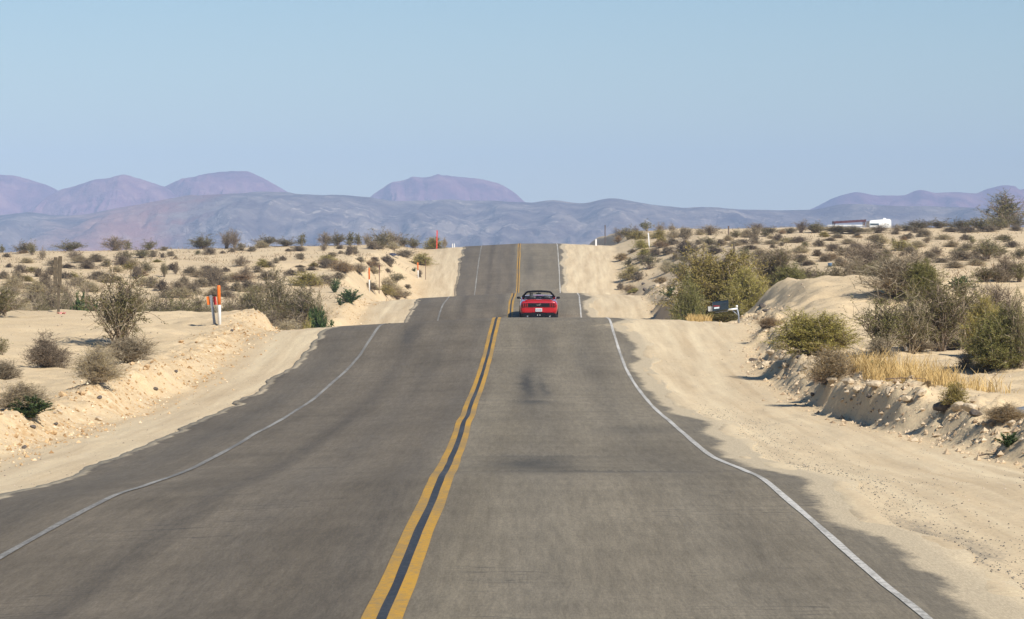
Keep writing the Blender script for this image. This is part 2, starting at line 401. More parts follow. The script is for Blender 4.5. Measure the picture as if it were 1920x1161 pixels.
# asphalt sheet and paint, all following the same profile
rr = rows[(rows > -60) & (rows < 900)]
def strip(name, offs, lift, mat, wob=None, edges=None, smooth_=True, d0=-60, d1=900):
    r = rr[(rr >= d0) & (rr <= d1)]
    c = ROADC(r)
    A = []
    for k, o in enumerate(offs):
        X = c + o
        if wob is not None: X = X + wob(r, k)
        if edges: X = np.clip(X, edges[0](r) - .22 + .05*k, edges[1](r) + .12 - .05*(len(offs)-1-k))
        if edges and k == 0: X = edges[0](r) - .22
        if edges and k == len(offs)-1: X = edges[1](r) + .12
        A.append(np.stack([X, r, road_s(X, r) + lift], -1))
    if edges:
        lo, hi = A[0].copy(), A[-1].copy(); lo[:, 2] -= .16; hi[:, 2] -= .16; lo[:, 0] -= .02; hi[:, 0] += .02; A = [lo] + A + [hi]
    V = np.stack(A, 1); n0, n1 = V.shape[:2]
    i = np.arange(n0*n1).reshape(n0, n1)
    F = np.stack([i[:-1, :-1], i[:-1, 1:], i[1:, 1:], i[1:, :-1]], -1).reshape(-1, 4)
    return tag(link(name, np_mesh(name, V.reshape(-1, 3), F, mat, smooth_)), kind='structure')
strip('road', [-5.3, -5.15, -5.0, -4.8, -4.5, -3.6, -2.4, -1.2, -.4, 0, .4, 1.2, 2.4, 3.6, 3.9, 4.05, 4.2, 4.35, 4.5], 0, M['road'], edges=(edge_l, edge_r))
_rm = bpy.data.objects['road'].data; _co = np.empty(len(_rm.vertices)*3, np.float32); _rm.vertices.foreach_get('co', _co); _co = _co.reshape(-1, 3)
attr(_rm, 'edge_dust', np.maximum(smooth(1 - (edge_r(_co[:, 1]) + .12 - _co[:, 0])/.95), .75*smooth(1 - (_co[:, 0] - edge_l(_co[:, 1]) + .22)/.35)))
wy = lambda r, k: .022*fbm(r/9, r*0 + 2.2, 2, 100) + .004*fbm(r/3.0, r*0 + k*3.1, 2, 130+k)
strip('centre_line_gap', [-.045, .045], .004, M['tar'], wy)
strip('yellow_centre_line', [-.137, -.038], .007, M['yellow'], wy)
strip('yellow_centre_line', [.038, .137], .007, M['yellow'], wy)
ww = lambda r, k: .025*fbm(r/14.0, r*0 + 7.2, 2, 104) + .006*fbm(r/2.5, r*0 + k*3.1, 2, 140+k)
strip('white_edge_line', [-3.69, -3.605], .009, M['white_l'], ww)
strip('white_edge_line', [3.57, 3.643], .005, M['white_r'], ww)

# ------------------------------------------------------------------ mountains
def mountain(name, prof, D, depth, mat, base, rough, seed, nx=340, ny=110):
    s = FPX/D
    px = np.array([p[0] for p in prof], float); py = np.array([p[1] for p in prof], float)
    f = pchip(px, py)
    x = np.linspace(px[0], px[-1], nx); Xw = (x - VX)/s
    top = -(f(x) - VY)/s
    t = np.linspace(-1, 1.0, ny)
    XX, TT = np.meshgrid(Xw, t); TOP = np.tile(top, (ny, 1))
    DD = D + TT*depth + depth*.16*fbm(XX/(depth*.5), TT*0, 3, seed+3)
    prof_ = np.where(TT < 0, 1 - smooth(np.abs(TT))**.85, 1 - smooth(TT)**.9)
    TOP = TOP + (TOP - base)*.009*fbm(XX/(depth*.06), TT*2, 4, seed+20)
    gul = fbm(XX/(depth*.07) + .5*fbm(XX/depth*4, TT*3, 2, seed+30), TT*1.6, 6, seed); ridg = np.abs(fbm(XX/(depth*.22) + .35*fbm(XX/depth*3, TT*2, 2, seed+8), TT*1.5, 4, seed+5))
    H = (TOP - base)
    env = np.abs(TT)*(1.2 - np.abs(TT))*2.2
    Z = base + H*prof_ + H*rough*env*(gul*.55 - ridg*.95 + .2)
    Z = np.where(np.abs(TT) > .985, base - 8, Z)
    i = np.arange(nx*ny).reshape(ny, nx)
    F = np.stack([i[:-1, :-1], i[:-1, 1:], i[1:, 1:], i[1:, :-1]], -1).reshape(-1, 4)
    me = np_mesh(name, np.stack([XX, DD, Z], -1).reshape(-1, 3), F, mat, True)
    return tag(link(name, me), kind='structure')
M['rock_front'] = mat_mountain('pale_rocky_slope', (.085, .064, .068), (.15, .118, .11), (.25, .205, .175), (.55, .47, .37), .014, (-500, 75))
M['rock_far'] = mat_mountain('mauve_rocky_slope', (.12, .055, .085), (.21, .10, .13), (.30, .16, .165), (.38, .23, .21), .012)
FRONT = [(-700, 408), (-500, 392), (-350, 405), (-150, 396), (0, 404), (60, 398), (110, 404), (160, 402), (233, 389), (300, 378), (365, 370), (437, 370), (510, 361), (547, 362), (583, 369), (649, 369), (693, 371), (746, 378), (800, 377), (848, 375), (892, 378), (990, 380), (1030, 376), (1089, 383), (1140, 375), (1220, 386), (1293, 391), (1355, 393), (1459, 394), (1515, 393), (1581, 382), (1634, 384), (1738, 387), (1843, 391), (1960, 394), (2200, 388), (2500, 400), (2700, 410)]
mountain('foothills', FRONT, 5000, 900, M['rock_front'], -22, .42, 200, 900, 150)
mountain('mountain', [(-420, 420), (-330, 372), (-240, 350), (-150, 340), (-60, 330), (0, 327), (25, 328), (55, 335), (100, 352), (140, 372), (190, 400), (240, 425)], 7000, 900, M['rock_far'], -22, .35, 260)
mountain('mountain', [(0, 430), (40, 402), (70, 382), (100, 362), (118, 352), (135, 349), (170, 341), (200, 335), (237, 331), (258, 334), (280, 344), (304, 353), (340, 375), (380, 400), (430, 430)], 6500, 700, M['rock_far'], -22, .32, 290)
mountain('mountain', [(200, 430), (250, 392), (290, 359), (310, 350), (345, 335), (375, 327), (400, 321), (430, 318), (450, 319), (475, 326), (505, 343), (535, 359), (580, 388), (640, 430)], 6700, 700, M['rock_far'], -22, .32, 320)
mountain('mountain', [(600, 430), (650, 402), (680, 384), (692, 372), (715, 353), (740, 340), (760, 336), (800, 331), (830, 329), (870, 330), (905, 334), (935, 343), (960, 357), (985, 377), (1030, 405), (1080, 430)], 7000, 700, M['rock_far'], -22, .35, 350)
mountain('mountain', [(1400, 435), (1470, 410), (1527, 389), (1560, 372), (1597, 362), (1640, 367), (1680, 367), (1716, 357), (1750, 362), (1790, 363), (1820, 363), (1850, 353), (1880, 347), (1895, 348), (1905, 355), (1920, 352), (1960, 344), (2010, 350), (2080, 365), (2200, 380), (2400, 372), (2600, 400), (2700, 430)], 7200, 800, M['rock_far'], -22, .32, 380, 320)

# ------------------------------------------------------------------ plants
M['twig'] = mat_leaf('grey_brown_twig', [(0, (.14, .102, .066)), (.5, (.245, .188, .128)), (1, (.38, .305, .215))])
M['twig_pale'] = mat_leaf('pale_dry_twig', [(0, (.22, .175, .125)), (.5, (.30, .25, .185)), (1, (.40, .345, .27))])
M['leaf_creosote'] = mat_leaf('olive_brown_leaf', [(0, (.066, .060, .018)), (.45, (.125, .114, .036)), (.8, (.20, .175, .062)), (1, (.31, .26, .115))])
M['leaf_scrub'] = mat_leaf('grey_scrub_leaf', [(0, (.13, .10, .064)), (.5, (.23, .18, .115)), (1, (.36, .29, .195))])
M['leaf_broom'] = mat_leaf('yellow_green_leaf', [(0, (.15, .128, .028)), (.5, (.31, .255, .058)), (1, (.52, .42, .13))], objvar=.12)
M['leaf_straw'] = mat_leaf('straw_stem', [(0, (.28, .21, .105)), (.5, (.42, .33, .175)), (1, (.56, .46, .27))], objvar=.15)
M['leaf_olive'] = mat_leaf('dark_olive_leaf', [(0, (.075, .074, .020)), (.5, (.155, .145, .040)), (1, (.31, .265, .09))], objvar=.12)
M['leaf_green'] = mat_leaf('dark_green_leaf', [(0, (.026, .046, .014)), (.5, (.055, .088, .026)), (1, (.12, .155, .055))], objvar=.15)
M['leaf_dry'] = mat_leaf('rust_brown_dry_stem', [(0, (.19, .115, .052)), (.5, (.30, .195, .092)), (1, (.46, .32, .155))], objvar=.12)
M['leaf_gold'] = mat_leaf('golden_dry_grass', [(0, (.34, .225, .075)), (.5, (.50, .345, .13)), (1, (.64, .48, .22))], objvar=.1)

class Q:
    """quads collected in numpy"""
    def __init__(s): s.v = []; s.n = 0; s.f = []
    def ribbons(s, P, W, rng):
        # P: (k, m, 3) poly-lines, W: (k, m) half widths; a ribbon with its own random facing
        k, m, _ = P.shape
        T = np.gradient(P, axis=1); T /= np.linalg.norm(T, axis=2, keepdims=True) + 1e-9
        rv = rng.normal(size=(k, 1, 3)); S = np.cross(T, np.broadcast_to(rv, T.shape)); S /= np.linalg.norm(S, axis=2, keepdims=True) + 1e-9
        V = np.stack([P - S*W[..., None], P + S*W[..., None]], 2)
        base = s.n + np.arange(k*m*2).reshape(k, m, 2)
        F = np.stack([base[:, :-1, 0], base[:, :-1, 1], base[:, 1:, 1], base[:, 1:, 0]], -1).reshape(-1, 4)
        s.v.append(V.reshape(-1, 3)); s.f.append(F); s.n += k*m*2
    def sticks(s, P, W):
        # three sided twigs
        k, m, _ = P.shape
        T = np.gradient(P, axis=1); T /= np.linalg.norm(T, axis=2, keepdims=True) + 1e-9
        up = np.where(np.abs(T[..., 2:3]) > .9, np.array([1., 0, 0]), np.array([0, 0, 1.]))
        A = np.cross(T, up); A /= np.linalg.norm(A, axis=2, keepdims=True) + 1e-9; B = np.cross(T, A)
        V = np.stack([P + (A*math.cos(a) + B*math.sin(a))*W[..., None] for a in (0, 2.094, 4.189)], 2)
        base = s.n + np.arange(k*m*3).reshape(k, m, 3)
        for q in range(3):
            r = (q+1) % 3
            s.f.append(np.stack([base[:, :-1, q], base[:, :-1, r], base[:, 1:, r], base[:, 1:, q]], -1).reshape(-1, 4))
        s.v.append(V.reshape(-1, 3)); s.n += k*m*3
    def leaves(s, C, D, ln, wd, rng):
        k = len(C)
        D = D/(np.linalg.norm(D, axis=1, keepdims=True) + 1e-9)
        S = np.cross(D, rng.normal(size=(k, 3))); S /= np.linalg.norm(S, axis=1, keepdims=True) + 1e-9
        ln = np.broadcast_to(ln, k)[:, None]; wd = np.broadcast_to(wd, k)[:, None]
        V = np.stack([C, C + D*ln*.5 + S*wd, C + D*ln, C + D*ln*.5 - S*wd], 1)
        base = s.n + np.arange(k*4).reshape(k, 4)
        s.v.append(V.reshape(-1, 3)); s.f.append(base); s.n += 4*k
    def arrays(s): return np.concatenate(s.v), np.concatenate(s.f)

def quad_bez(a, b, c, m):
    t = np.linspace(0, 1, m)[None, :, None]
    return a[:, None]*(1-t)**2 + 2*b[:, None]*t*(1-t) + c[:, None]*t**2

SHRUB = {  # stems, side twigs per stem, twiglets, leaves per twig, leaf length, leaf width, lowest elevation, upright, stem width
    'creosote': (34, 9, 2, 11, .030, .009, 14, .55, .010),
    'sparse':   (26, 7, 2, 9, .034, .011, 24, .65, .011),
    'twiggy':   (42, 11, 3, 2, .022, .006, 14, .50, .010),
    'scrub':    (60, 7, 2, 8, .034, .010, 2, .35, .009),
    'mound':    (110, 6, 1, 8, .055, .008, 0, .25, .008),
    'broom':    (70, 10, 2, 12, .038, .008, 8, .65, .009),
    'olive':    (80, 10, 2, 14, .038, .009, 6, .55, .009),
    'straw':    (170, 6, 1, 3, .075, .006, 6, .45, .007),
    'dry':      (110, 6, 2, 4, .060, .007, 10, .6, .007),
}
LEAFMAT = {'creosote': ('leaf_creosote', 'twig'), 'sparse': ('leaf_creosote', 'twig'), 'twiggy': ('leaf_scrub', 'twig'), 'scrub': ('leaf_scrub', 'twig'),
           'mound': ('leaf_broom', 'twig'), 'broom': ('leaf_broom', 'twig'), 'olive': ('leaf_olive', 'twig'), 'straw': ('leaf_straw', 'twig_pale'), 'dry': ('leaf_dry', 'twig_pale'), 'green': ('leaf_green', 'leaf_green')}
def shrub_arrays(kind, seed, dens=1.0, fine=1.0):
    rng = np.random.RandomState(seed)
    br, lf = Q(), Q()
    if kind == 'green':
        n = int(46*dens); az = rng.uniform(0, 6.283, n); el = np.radians(rng.uniform(12, 85, n)); r = rng.uniform(.6, 1, n)
        tip = np.stack([np.cos(az)*np.cos(el)*.5*r, np.sin(az)*np.cos(el)*.5*r, .15 + np.sin(el)*.85*r], 1)
        root = rng.normal(size=(n, 3))*np.array([.05, .05, 0]); P = quad_bez(root, tip*np.array([.35, .35, .6]), tip, 6)
        br.sticks(P, np.tile(np.linspace(.012, .004, 6), (n, 1)))
        k = int(44*fine)
        t = rng.uniform(.15, 1, (n, k)); i = np.minimum((t*5).astype(int), 4); f = (t*5 - i)[..., None]
        C = np.take_along_axis(P, i[..., None], 1)*(1-f) + np.take_along_axis(P, i[..., None]+1, 1)*f
        D = (tip - root)[:, None]*.8 + rng.normal(size=(n, k, 3))*.38
        lf.leaves(C.reshape(-1, 3), D.reshape(-1, 3), rng.uniform(.06, .13, n*k)/fine**.5, rng.uniform(.010, .02, n*k)/fine**.5, rng)
        return br.arrays(), lf.arrays()
    ns, nt_, nw, nl, ll, lw, elmin, up, sw = SHRUB[kind]
    ns = int(ns*dens); ll /= fine; lw /= fine; nl = int(round(nl*fine*1.3)) if fine > 1 else nl
    az = rng.uniform(0, 6.283, ns); el = np.radians(elmin + (90-elmin)*rng.uniform(0, 1, ns)**.9)
    lobes = rng.uniform(0, 6.283, 3)
    lobe = 1 + .16*np.sin(2*az + lobes[0]) + .12*np.sin(3*az + lobes[1]) + .1*np.sin(5*az + lobes[2])
    r = rng.uniform(.55, 1.0, ns)**.6*lobe
    tip = np.stack([np.cos(az)*np.cos(el)*.5*r, np.sin(az)*np.cos(el)*.5*r, np.sin(el)*.97*r + .03], 1)
    root = rng.normal(size=(ns, 3))*np.array([.045, .045, 0])
    ctrl = root + (tip - root)*np.array([.5, .5, .5]) + np.array([0, 0, 1])*up*.16 + rng.normal(size=(ns, 3))*.04
    m = 6; P = quad_bez(root, ctrl, tip, m); P[:, 1:-1] += rng.normal(size=(ns, m-2, 3))*.012
    br.sticks(P, np.tile(np.linspace(sw, sw*.3, m), (ns, 1)))
    # side twigs
    t = rng.uniform(.28, 1, (ns, nt_)); i = np.minimum((t*(m-1)).astype(int), m-2); f = (t*(m-1) - i)[..., None]
    B0 = np.take_along_axis(P, i[..., None], 1)*(1-f) + np.take_along_axis(P, i[..., None]+1, 1)*f
    dirs = (tip - root)[:, None]*.55/np.linalg.norm(tip - root, axis=1)[:, None, None] + rng.normal(size=(ns, nt_, 3))*.5 + np.array([0, 0, up*.5])
    dirs /= np.linalg.norm(dirs, axis=2, keepdims=True); ln = rng.uniform(.09, .22, (ns, nt_))[..., None]
    B2 = B0 + dirs*ln; B2[..., 2] = np.maximum(B2[..., 2], .01)
    B0 = B0.reshape(-1, 3); B2 = B2.reshape(-1, 3); mid = (B0+B2)/2 + rng.normal(size=B0.shape)*.014
    P2 = quad_bez(B0, mid, B2, 3); br.ribbons(P2, np.tile(np.array([sw*.5, sw*.36, sw*.2]), (len(P2), 1)), rng)
    if nw:
        k = len(B0); C0 = np.repeat(mid*.4 + B2*.6, nw, 0); dd = np.repeat(B2 - B0, nw, 0)*.6 + rng.normal(size=(k*nw, 3))*.075
        C2 = C0 + dd; C2[:, 2] = np.maximum(C2[:, 2], .01)
        P3 = quad_bez(C0, (C0+C2)/2, C2, 2); br.ribbons(P3, np.tile(np.array([sw*.34, sw*.18]), (len(P3), 1)), rng)
        ends = np.concatenate([B2, C2]); ed = np.concatenate([B2-B0, dd])
    else: ends, ed = B2, B2-B0
    keep = rng.uniform(0, 1, len(ends)) < (.52 if kind in ('creosote', 'sparse') else .95)
    ends, ed = ends[keep], ed[keep]
    C = np.repeat(ends, nl, 0) - np.repeat(ed, nl, 0)*rng.uniform(0, .8, (len(ends)*nl, 1)) + rng.normal(size=(len(ends)*nl, 3))*.013
    D = np.repeat(ed/np.linalg.norm(ed, axis=1, keepdims=True), nl, 0) + rng.normal(size=C.shape)*.6
    C[:, 2] = np.maximum(C[:, 2], .01)
    lf.leaves(C, D, rng.uniform(.6, 1.3, len(C))*ll, rng.uniform(.7, 1.3, len(C))*lw, rng)
    return br.arrays(), lf.arrays()

_meshes = {}
def shrub_mesh(kind, size, var):
    key = (kind, size, var)
    if key not in _meshes:
        dens, fine = {'S': (.55, .62), 'M': (1.0, 1.0), 'L': (1.75, 1.75)}[size]
        (bv, bf), (lv, lf_) = shrub_arrays(kind, hash_(kind)*10 + var, dens, fine)
        P_ = np.concatenate([bv, lv]); kz = 1/np.percentile(P_[:, 2], 99.8); kx = .5/np.percentile(np.hypot(P_[:, 0], P_[:, 1]), 97.5)
        bv = bv*np.array([kx, kx, kz]); lv = lv*np.array([kx, kx, kz])
        lm, tm = LEAFMAT[kind]
        if size == 'S':
            V = np.concatenate([bv, lv]); F = np.concatenate([bf, lf_ + len(bv)])
            mi = np.concatenate([np.zeros(len(bf)), np.ones(len(lf_))])
            _meshes[key] = (np_mesh(kind + '_bush', V, F, [M[tm], M[lm]], False, mi),)
        else:
            _meshes[key] = (np_mesh(kind + '_branches', bv, bf, M[tm]), np_mesh(kind + '_foliage', lv, lf_, M[lm]))
    return _meshes[key]
def hash_(s): return sum((i+1)*ord(c) for i, c in enumerate(s)) % 997

NAME = {'creosote': 'creosote_bush', 'sparse': 'creosote_bush', 'twiggy': 'twiggy_bush', 'scrub': 'grey_scrub', 'mound': 'mounded_bush', 'broom': 'broom_bush', 'olive': 'olive_bush',
        'straw': 'straw_bush', 'dry': 'dry_brush', 'green': 'green_shrub'}
LOOK = {'creosote': 'dark olive bush', 'sparse': 'open leafy bush', 'twiggy': 'bare twiggy bush', 'scrub': 'grey brown scrub', 'mound': 'rounded olive bush', 'broom': 'yellow green bush', 'olive': 'dark olive green bush',
        'straw': 'straw coloured bush', 'dry': 'rusty dry brush', 'green': 'leafy green shrub'}
GROUP = {'creosote': 'dark creosote bushes on the desert', 'sparse': 'dark creosote bushes on the desert', 'twiggy': 'bare twiggy bushes on the desert', 'scrub': 'grey scrub dotted over the sand',
         'mound': 'rounded olive bushes on the sand', 'broom': 'yellow green bushes', 'olive': 'dark olive green bushes', 'straw': 'straw coloured bushes', 'dry': 'dry rusty brush', 'green': 'leafy green shrubs'}
# x centre, y top, y base, width (in the photograph's pixels), kind[, distance when its foot is hidden][, own label]
BUSH = [
 # left bank and mound
 (42, 722, 772, 100, 'straw', 0, 'wide olive brown bush at the left edge behind the low dark green shrub'),
 (54, 746, 790, 70, 'green', 0, 'low dark green leafy shrub at the left edge, in front of an olive brown bush'),
 (183, 655, 720, 80, 'straw', 0, 'round straw coloured bush between the left rubble bank and the tall creosote'),
 (88, 630, 690, 84, 'scrub', 0, 'spreading grey bush on bare sand left of the round straw coloured bush'),
 (224, 514, 652, 122, 'sparse', 0, 'tall open creosote with bare forked stems standing on the left sand mound'),
 (240, 632, 680, 105, 'twiggy', 0, 'low leafless grey brush at the foot of the tall open creosote'),
 (8, 678, 710, 62, 'scrub', 0, 'smooth grey bush cut by the left frame edge above the olive one'),
 (4, 636, 668, 34, 'sparse', 0, 'small leafy sprig at the left frame edge on the pale mound'),
 (2, 540, 606, 88, 'sparse', 128, 'leafy creosote cut by the left frame edge behind the crest of the mound'),
 (65, 566, 600, 50, 'scrub', 165), (95, 535, 600, 56, 'scrub', 172), (30, 552, 600, 50, 'scrub', 178), (130, 532, 605, 50, 'scrub', 170), (160, 548, 600, 44, 'scrub', 176),
 (152, 562, 605, 40, 'green', 160, 'bright green shrub behind the mound between the wooden sign and the tall creosote'), (178, 572, 606, 22, 'green', 158, 'small bright green shrub touching the tall creosote on its left side'),
 (318, 562, 612, 130, 'creosote', 165, 'wide brown thicket behind the mound between the tall creosote and the red tipped posts'), (372, 556, 612, 64, 'creosote', 172), (268, 560, 606, 50, 'scrub', 172),
 (438, 562, 628, 62, 'scrub', 160, 'grey brown bush directly right of the nearest orange and white post'), (474, 548, 632, 76, 'creosote', 168), (522, 516, 628, 86, 'creosote', 178, 'tallest dark bush of the thicket right of the nearest orange and white post'),
 (566, 540, 626, 92, 'creosote', 172, 'broad dark bush at the right end of the thicket above the sandy shoulder'), (600, 562, 622, 30, 'creosote', 168), (498, 590, 634, 84, 'scrub', 155), (556, 602, 630, 76, 'scrub', 152), (402, 580, 612, 40, 'scrub', 165),
 (290, 566, 612, 70, 'creosote', 158), (345, 566, 614, 76, 'creosote', 160), (262, 574, 606, 46, 'creosote', 156), (390, 572, 616, 54, 'creosote', 158), (425, 574, 620, 44, 'creosote', 156), (8, 566, 604, 56, 'creosote', 160), (46, 574, 604, 54, 'straw', 156), (82, 562, 602, 60, 'creosote', 162), (118, 560, 604, 60, 'creosote', 166), (196, 560, 606, 44, 'creosote', 166), (452, 590, 630, 60, 'straw', 150), (540, 604, 632, 60, 'straw', 148), (470, 545, 590, 60, 'creosote', 186),
 (24, 520, 545, 40, 'straw'), (70, 530, 552, 46, 'straw'), (110, 530, 548, 36, 'straw'), (170, 530, 548, 40, 'straw'), (205, 510, 530, 40, 'straw'), (236, 540, 560, 50, 'straw'), (340, 540, 558, 46, 'straw'), (375, 506, 520, 34, 'straw'), (440, 512, 524, 36, 'straw'), (405, 540, 556, 46, 'straw'), (480, 536, 548, 46, 'straw'), (270, 520, 536, 34, 'straw'), (150, 480, 492, 34, 'straw'), (246, 486, 498, 30, 'straw'), (590, 520, 536, 34, 'straw'), (645, 494, 508, 30, 'straw'), (700, 500, 514, 26, 'straw'), (510, 514, 525, 28, 'straw'), (100, 486, 498, 30, 'scrub'), (50, 484, 494, 26, 'straw'),
 (599, 590, 625, 44, 'green', 148, 'bright green shrub at the sandy shoulder where the left road edge crests'), (576, 608, 628, 34, 'mound', 147),
 (655, 545, 568, 36, 'green', 0, 'dark green spiky shrub on the left bank left of the middle orange post'), (627, 524, 549, 20, 'green', 0, 'small upright green shrub above the dark green spiky one'), (637, 562, 573, 13, 'green', 0, 'tiny green sprig at the lower left of the dark green spiky shrub'),
 (573, 512, 536, 50, 'mound', 0, 'rounded yellow olive bush on the sand above the dark thicket'), (611, 514, 533, 38, 'scrub'),
 (452, 481, 500, 30, 'twiggy'), (461, 500, 524, 30, 'twiggy'), (482, 500, 511, 26, 'scrub'), (424, 501, 510, 16, 'scrub'), (505, 491, 501, 18, 'scrub'), (518, 484, 494, 15, 'scrub'), (530, 480, 489, 14, 'scrub'),
 (563, 476, 487, 19, 'scrub'), (622, 474, 483, 20, 'scrub'), (611, 484, 503, 28, 'scrub'), (585, 500, 507, 21, 'scrub'), (563, 497, 502, 18, 'scrub'), (544, 505, 517, 25, 'scrub'), (565, 502, 512, 16, 'scrub'), (635, 511, 522, 25, 'scrub'),
 (672, 494, 513, 38, 'twiggy'), (606, 458, 471, 20, 'twiggy'), (638, 460, 467, 18, 'scrub'), (640, 470, 476, 12, 'scrub'), (655, 463, 479, 15, 'scrub'), (558, 461, 471, 34, 'scrub'), (540, 466, 472, 11, 'scrub'),
 (473, 463, 472, 19, 'scrub'), (436, 466, 473, 17, 'scrub'), (452, 457, 470, 23, 'scrub'), (490, 452, 465, 28, 'straw'), (418, 470, 476, 10, 'scrub'),
 (380, 440, 467, 56, 'creosote', 0, 'largest dark bush on the left skyline, right of the pale gap'), (392, 463, 478, 30, 'scrub'), (370, 470, 478, 16, 'creosote'), (425, 432, 458, 30, 'twiggy'), (440, 434, 457, 19, 'twiggy'),
 (498, 442, 460, 46, 'creosote'), (535, 445, 458, 42, 'creosote'), (566, 440, 458, 22, 'creosote'), (610, 437, 459, 28, 'twiggy'), (632, 436, 461, 32, 'creosote'), (656, 438, 461, 24, 'creosote'),
 (45, 453, 475, 38, 'creosote'), (60, 451, 479, 20, 'creosote'), (80, 464, 488, 20, 'twiggy'), (130, 452, 471, 52, 'creosote', 0, 'flat topped dark bush on the left skyline above the wooden sign'), (4, 460, 474, 12, 'creosote'), (215, 445, 469, 48, 'twiggy'), (280, 449, 465, 28, 'creosote'), (240, 452, 466, 22, 'creosote'),
 (12, 475, 483, 15, 'scrub'), (16, 494, 502, 14, 'scrub'), (38, 495, 512, 28, 'scrub'), (32, 511, 536, 26, 'scrub'), (72, 504, 520, 22, 'scrub'), (85, 512, 549, 32, 'scrub'), (52, 532, 543, 22, 'scrub'), (128, 495, 503, 26, 'scrub'), (163, 489, 504, 42, 'scrub'), (182, 477, 490, 32, 'creosote'),
 (200, 487, 500, 20, 'scrub'), (184, 509, 525, 40, 'scrub'), (140, 522, 533, 16, 'scrub'), (122, 511, 523, 26, 'scrub'), (140, 470, 487, 38, 'twiggy'), (232, 466, 492, 36, 'creosote'), (228, 478, 498, 30, 'scrub'), (6, 508, 524, 20, 'scrub'), (60, 548, 568, 46, 'scrub'), (22, 536, 552, 30, 'scrub'), (150, 515, 540, 24, 'twiggy'),
 (265, 464, 484, 36, 'creosote'), (287, 470, 482, 20, 'scrub'), (305, 475, 484, 12, 'scrub'), (320, 472, 481, 15, 'scrub'), (308, 463, 470, 19, 'scrub'), (329, 480, 486, 9, 'scrub'), (275, 484, 513, 26, 'creosote'), (257, 500, 523, 22, 'scrub'), (308, 490, 520, 15, 'creosote'), (322, 494, 507, 22, 'scrub'), (330, 493, 514, 9, 'scrub'),
 (358, 500, 517, 28, 'scrub'), (388, 499, 512, 24, 'scrub'), (400, 503, 537, 36, 'scrub'), (377, 520, 539, 30, 'scrub'), (345, 519, 539, 30, 'scrub'), (332, 526, 546, 32, 'scrub'), (360, 531, 551, 36, 'scrub'), (302, 525, 546, 26, 'scrub'), (420, 534, 546, 32, 'scrub'), (442, 529, 546, 26, 'scrub'), (465, 527, 545, 36, 'scrub'), (487, 530, 544, 28, 'scrub'), (505, 530, 543, 18, 'scrub'), (428, 545, 557, 30, 'scrub'), (312, 542, 558, 34, 'scrub'), (285, 520, 540, 26, 'scrub'),
 (714, 430, 467, 52, 'creosote', 0, 'largest dark bush on the skyline just left of the road'), (735, 434, 463, 40, 'twiggy'), (755, 440, 459, 32, 'creosote'), (776, 443, 459, 30, 'creosote'), (690, 440, 462, 22, 'twiggy'), (672, 440, 459, 20, 'creosote'), (700, 454, 468, 26, 'scrub'), (736, 454, 468, 30, 'straw'),
 (812, 447, 459, 34, 'mound', 0, 'low yellow olive bush on the skyline under the red marker'), (834, 447, 465, 12, 'twiggy'), (664, 463, 477, 17, 'scrub'), (676, 482, 492, 20, 'scrub'), (758, 468, 482, 42, 'scrub', 0, 'wide grey bush beside the dark tarp near the far road crest'), (726, 479, 494, 26, 'scrub'), (731, 488, 500, 18, 'scrub'),
 (790, 477, 497, 38, 'mound', 0, 'olive bush just above the farthest orange and white post'), (726, 503, 511, 13, 'scrub'), (740, 511, 531, 36, 'creosote'), (728, 522, 550, 52, 'straw', 0, 'wide tan bush right behind the thin dark stake'), (758, 544, 559, 28, 'creosote'), (722, 536, 554, 30, 'mound'), (744, 540, 560, 38, 'straw'), (777, 502, 510, 9, 'green'), (788, 507, 520, 8, 'scrub'), (764, 534, 542, 16, 'scrub'), (694, 528, 545, 24, 'scrub'),
 # right side, far slope
 (1163, 429, 449, 28, 'twiggy'), (1180, 425, 449, 36, 'creosote', 0, 'dark bush at the left end of the right skyline, right of the tall brown post'), (1159, 443, 456, 14, 'dry'), (1196, 434, 449, 34, 'mound'), (1212, 413, 434, 26, 'sparse', 0, 'tall thin bush on the right skyline above the white stake'), (1235, 432, 447, 30, 'mound'), (1263, 433, 447, 28, 'straw'), (1286, 429, 448, 26, 'scrub'), (1236, 418, 438, 22, 'twiggy'), (1260, 419, 436, 22, 'twiggy'), (1192, 424, 440, 20, 'twiggy'), (1280, 424, 438, 18, 'twiggy'),
 (1203, 450, 466, 28, 'mound'), (1208, 463, 480, 26, 'mound'), (1226, 466, 479, 20, 'straw'), (1185, 467, 475, 17, 'scrub'), (1166, 476, 488, 26, 'dry'), (1179, 484, 500, 24, 'creosote'), (1182, 499, 524, 36, 'mound', 0, 'large dark olive bush at the right shoulder edge of the far road'), (1196, 510, 526, 26, 'scrub'), (1218, 479, 505, 40, 'sparse'), (1240, 445, 461, 24, 'mound'), (1262, 446, 459, 22, 'scrub'), (1284, 451, 478, 46, 'scrub', 0, 'biggest grey bush on the sunny slope right of the far road'), (1252, 464, 478, 26, 'scrub'), (1268, 475, 489, 22, 'scrub'), (1250, 489, 512, 28, 'straw'), (1275, 489, 525, 42, 'creosote', 0, 'dark olive bush left of the big yellow green bush, uphill of the mailbox'), (1294, 480, 498, 18, 'twiggy'),
 (1163, 530, 544, 12, 'scrub'), (1181, 534, 550, 28, 'dry'), (1190, 541, 550, 20, 'mound'), (1240, 520, 531, 26, 'dry'), (1230, 468, 480, 18, 'scrub'), (1300, 465, 474, 18, 'scrub'),
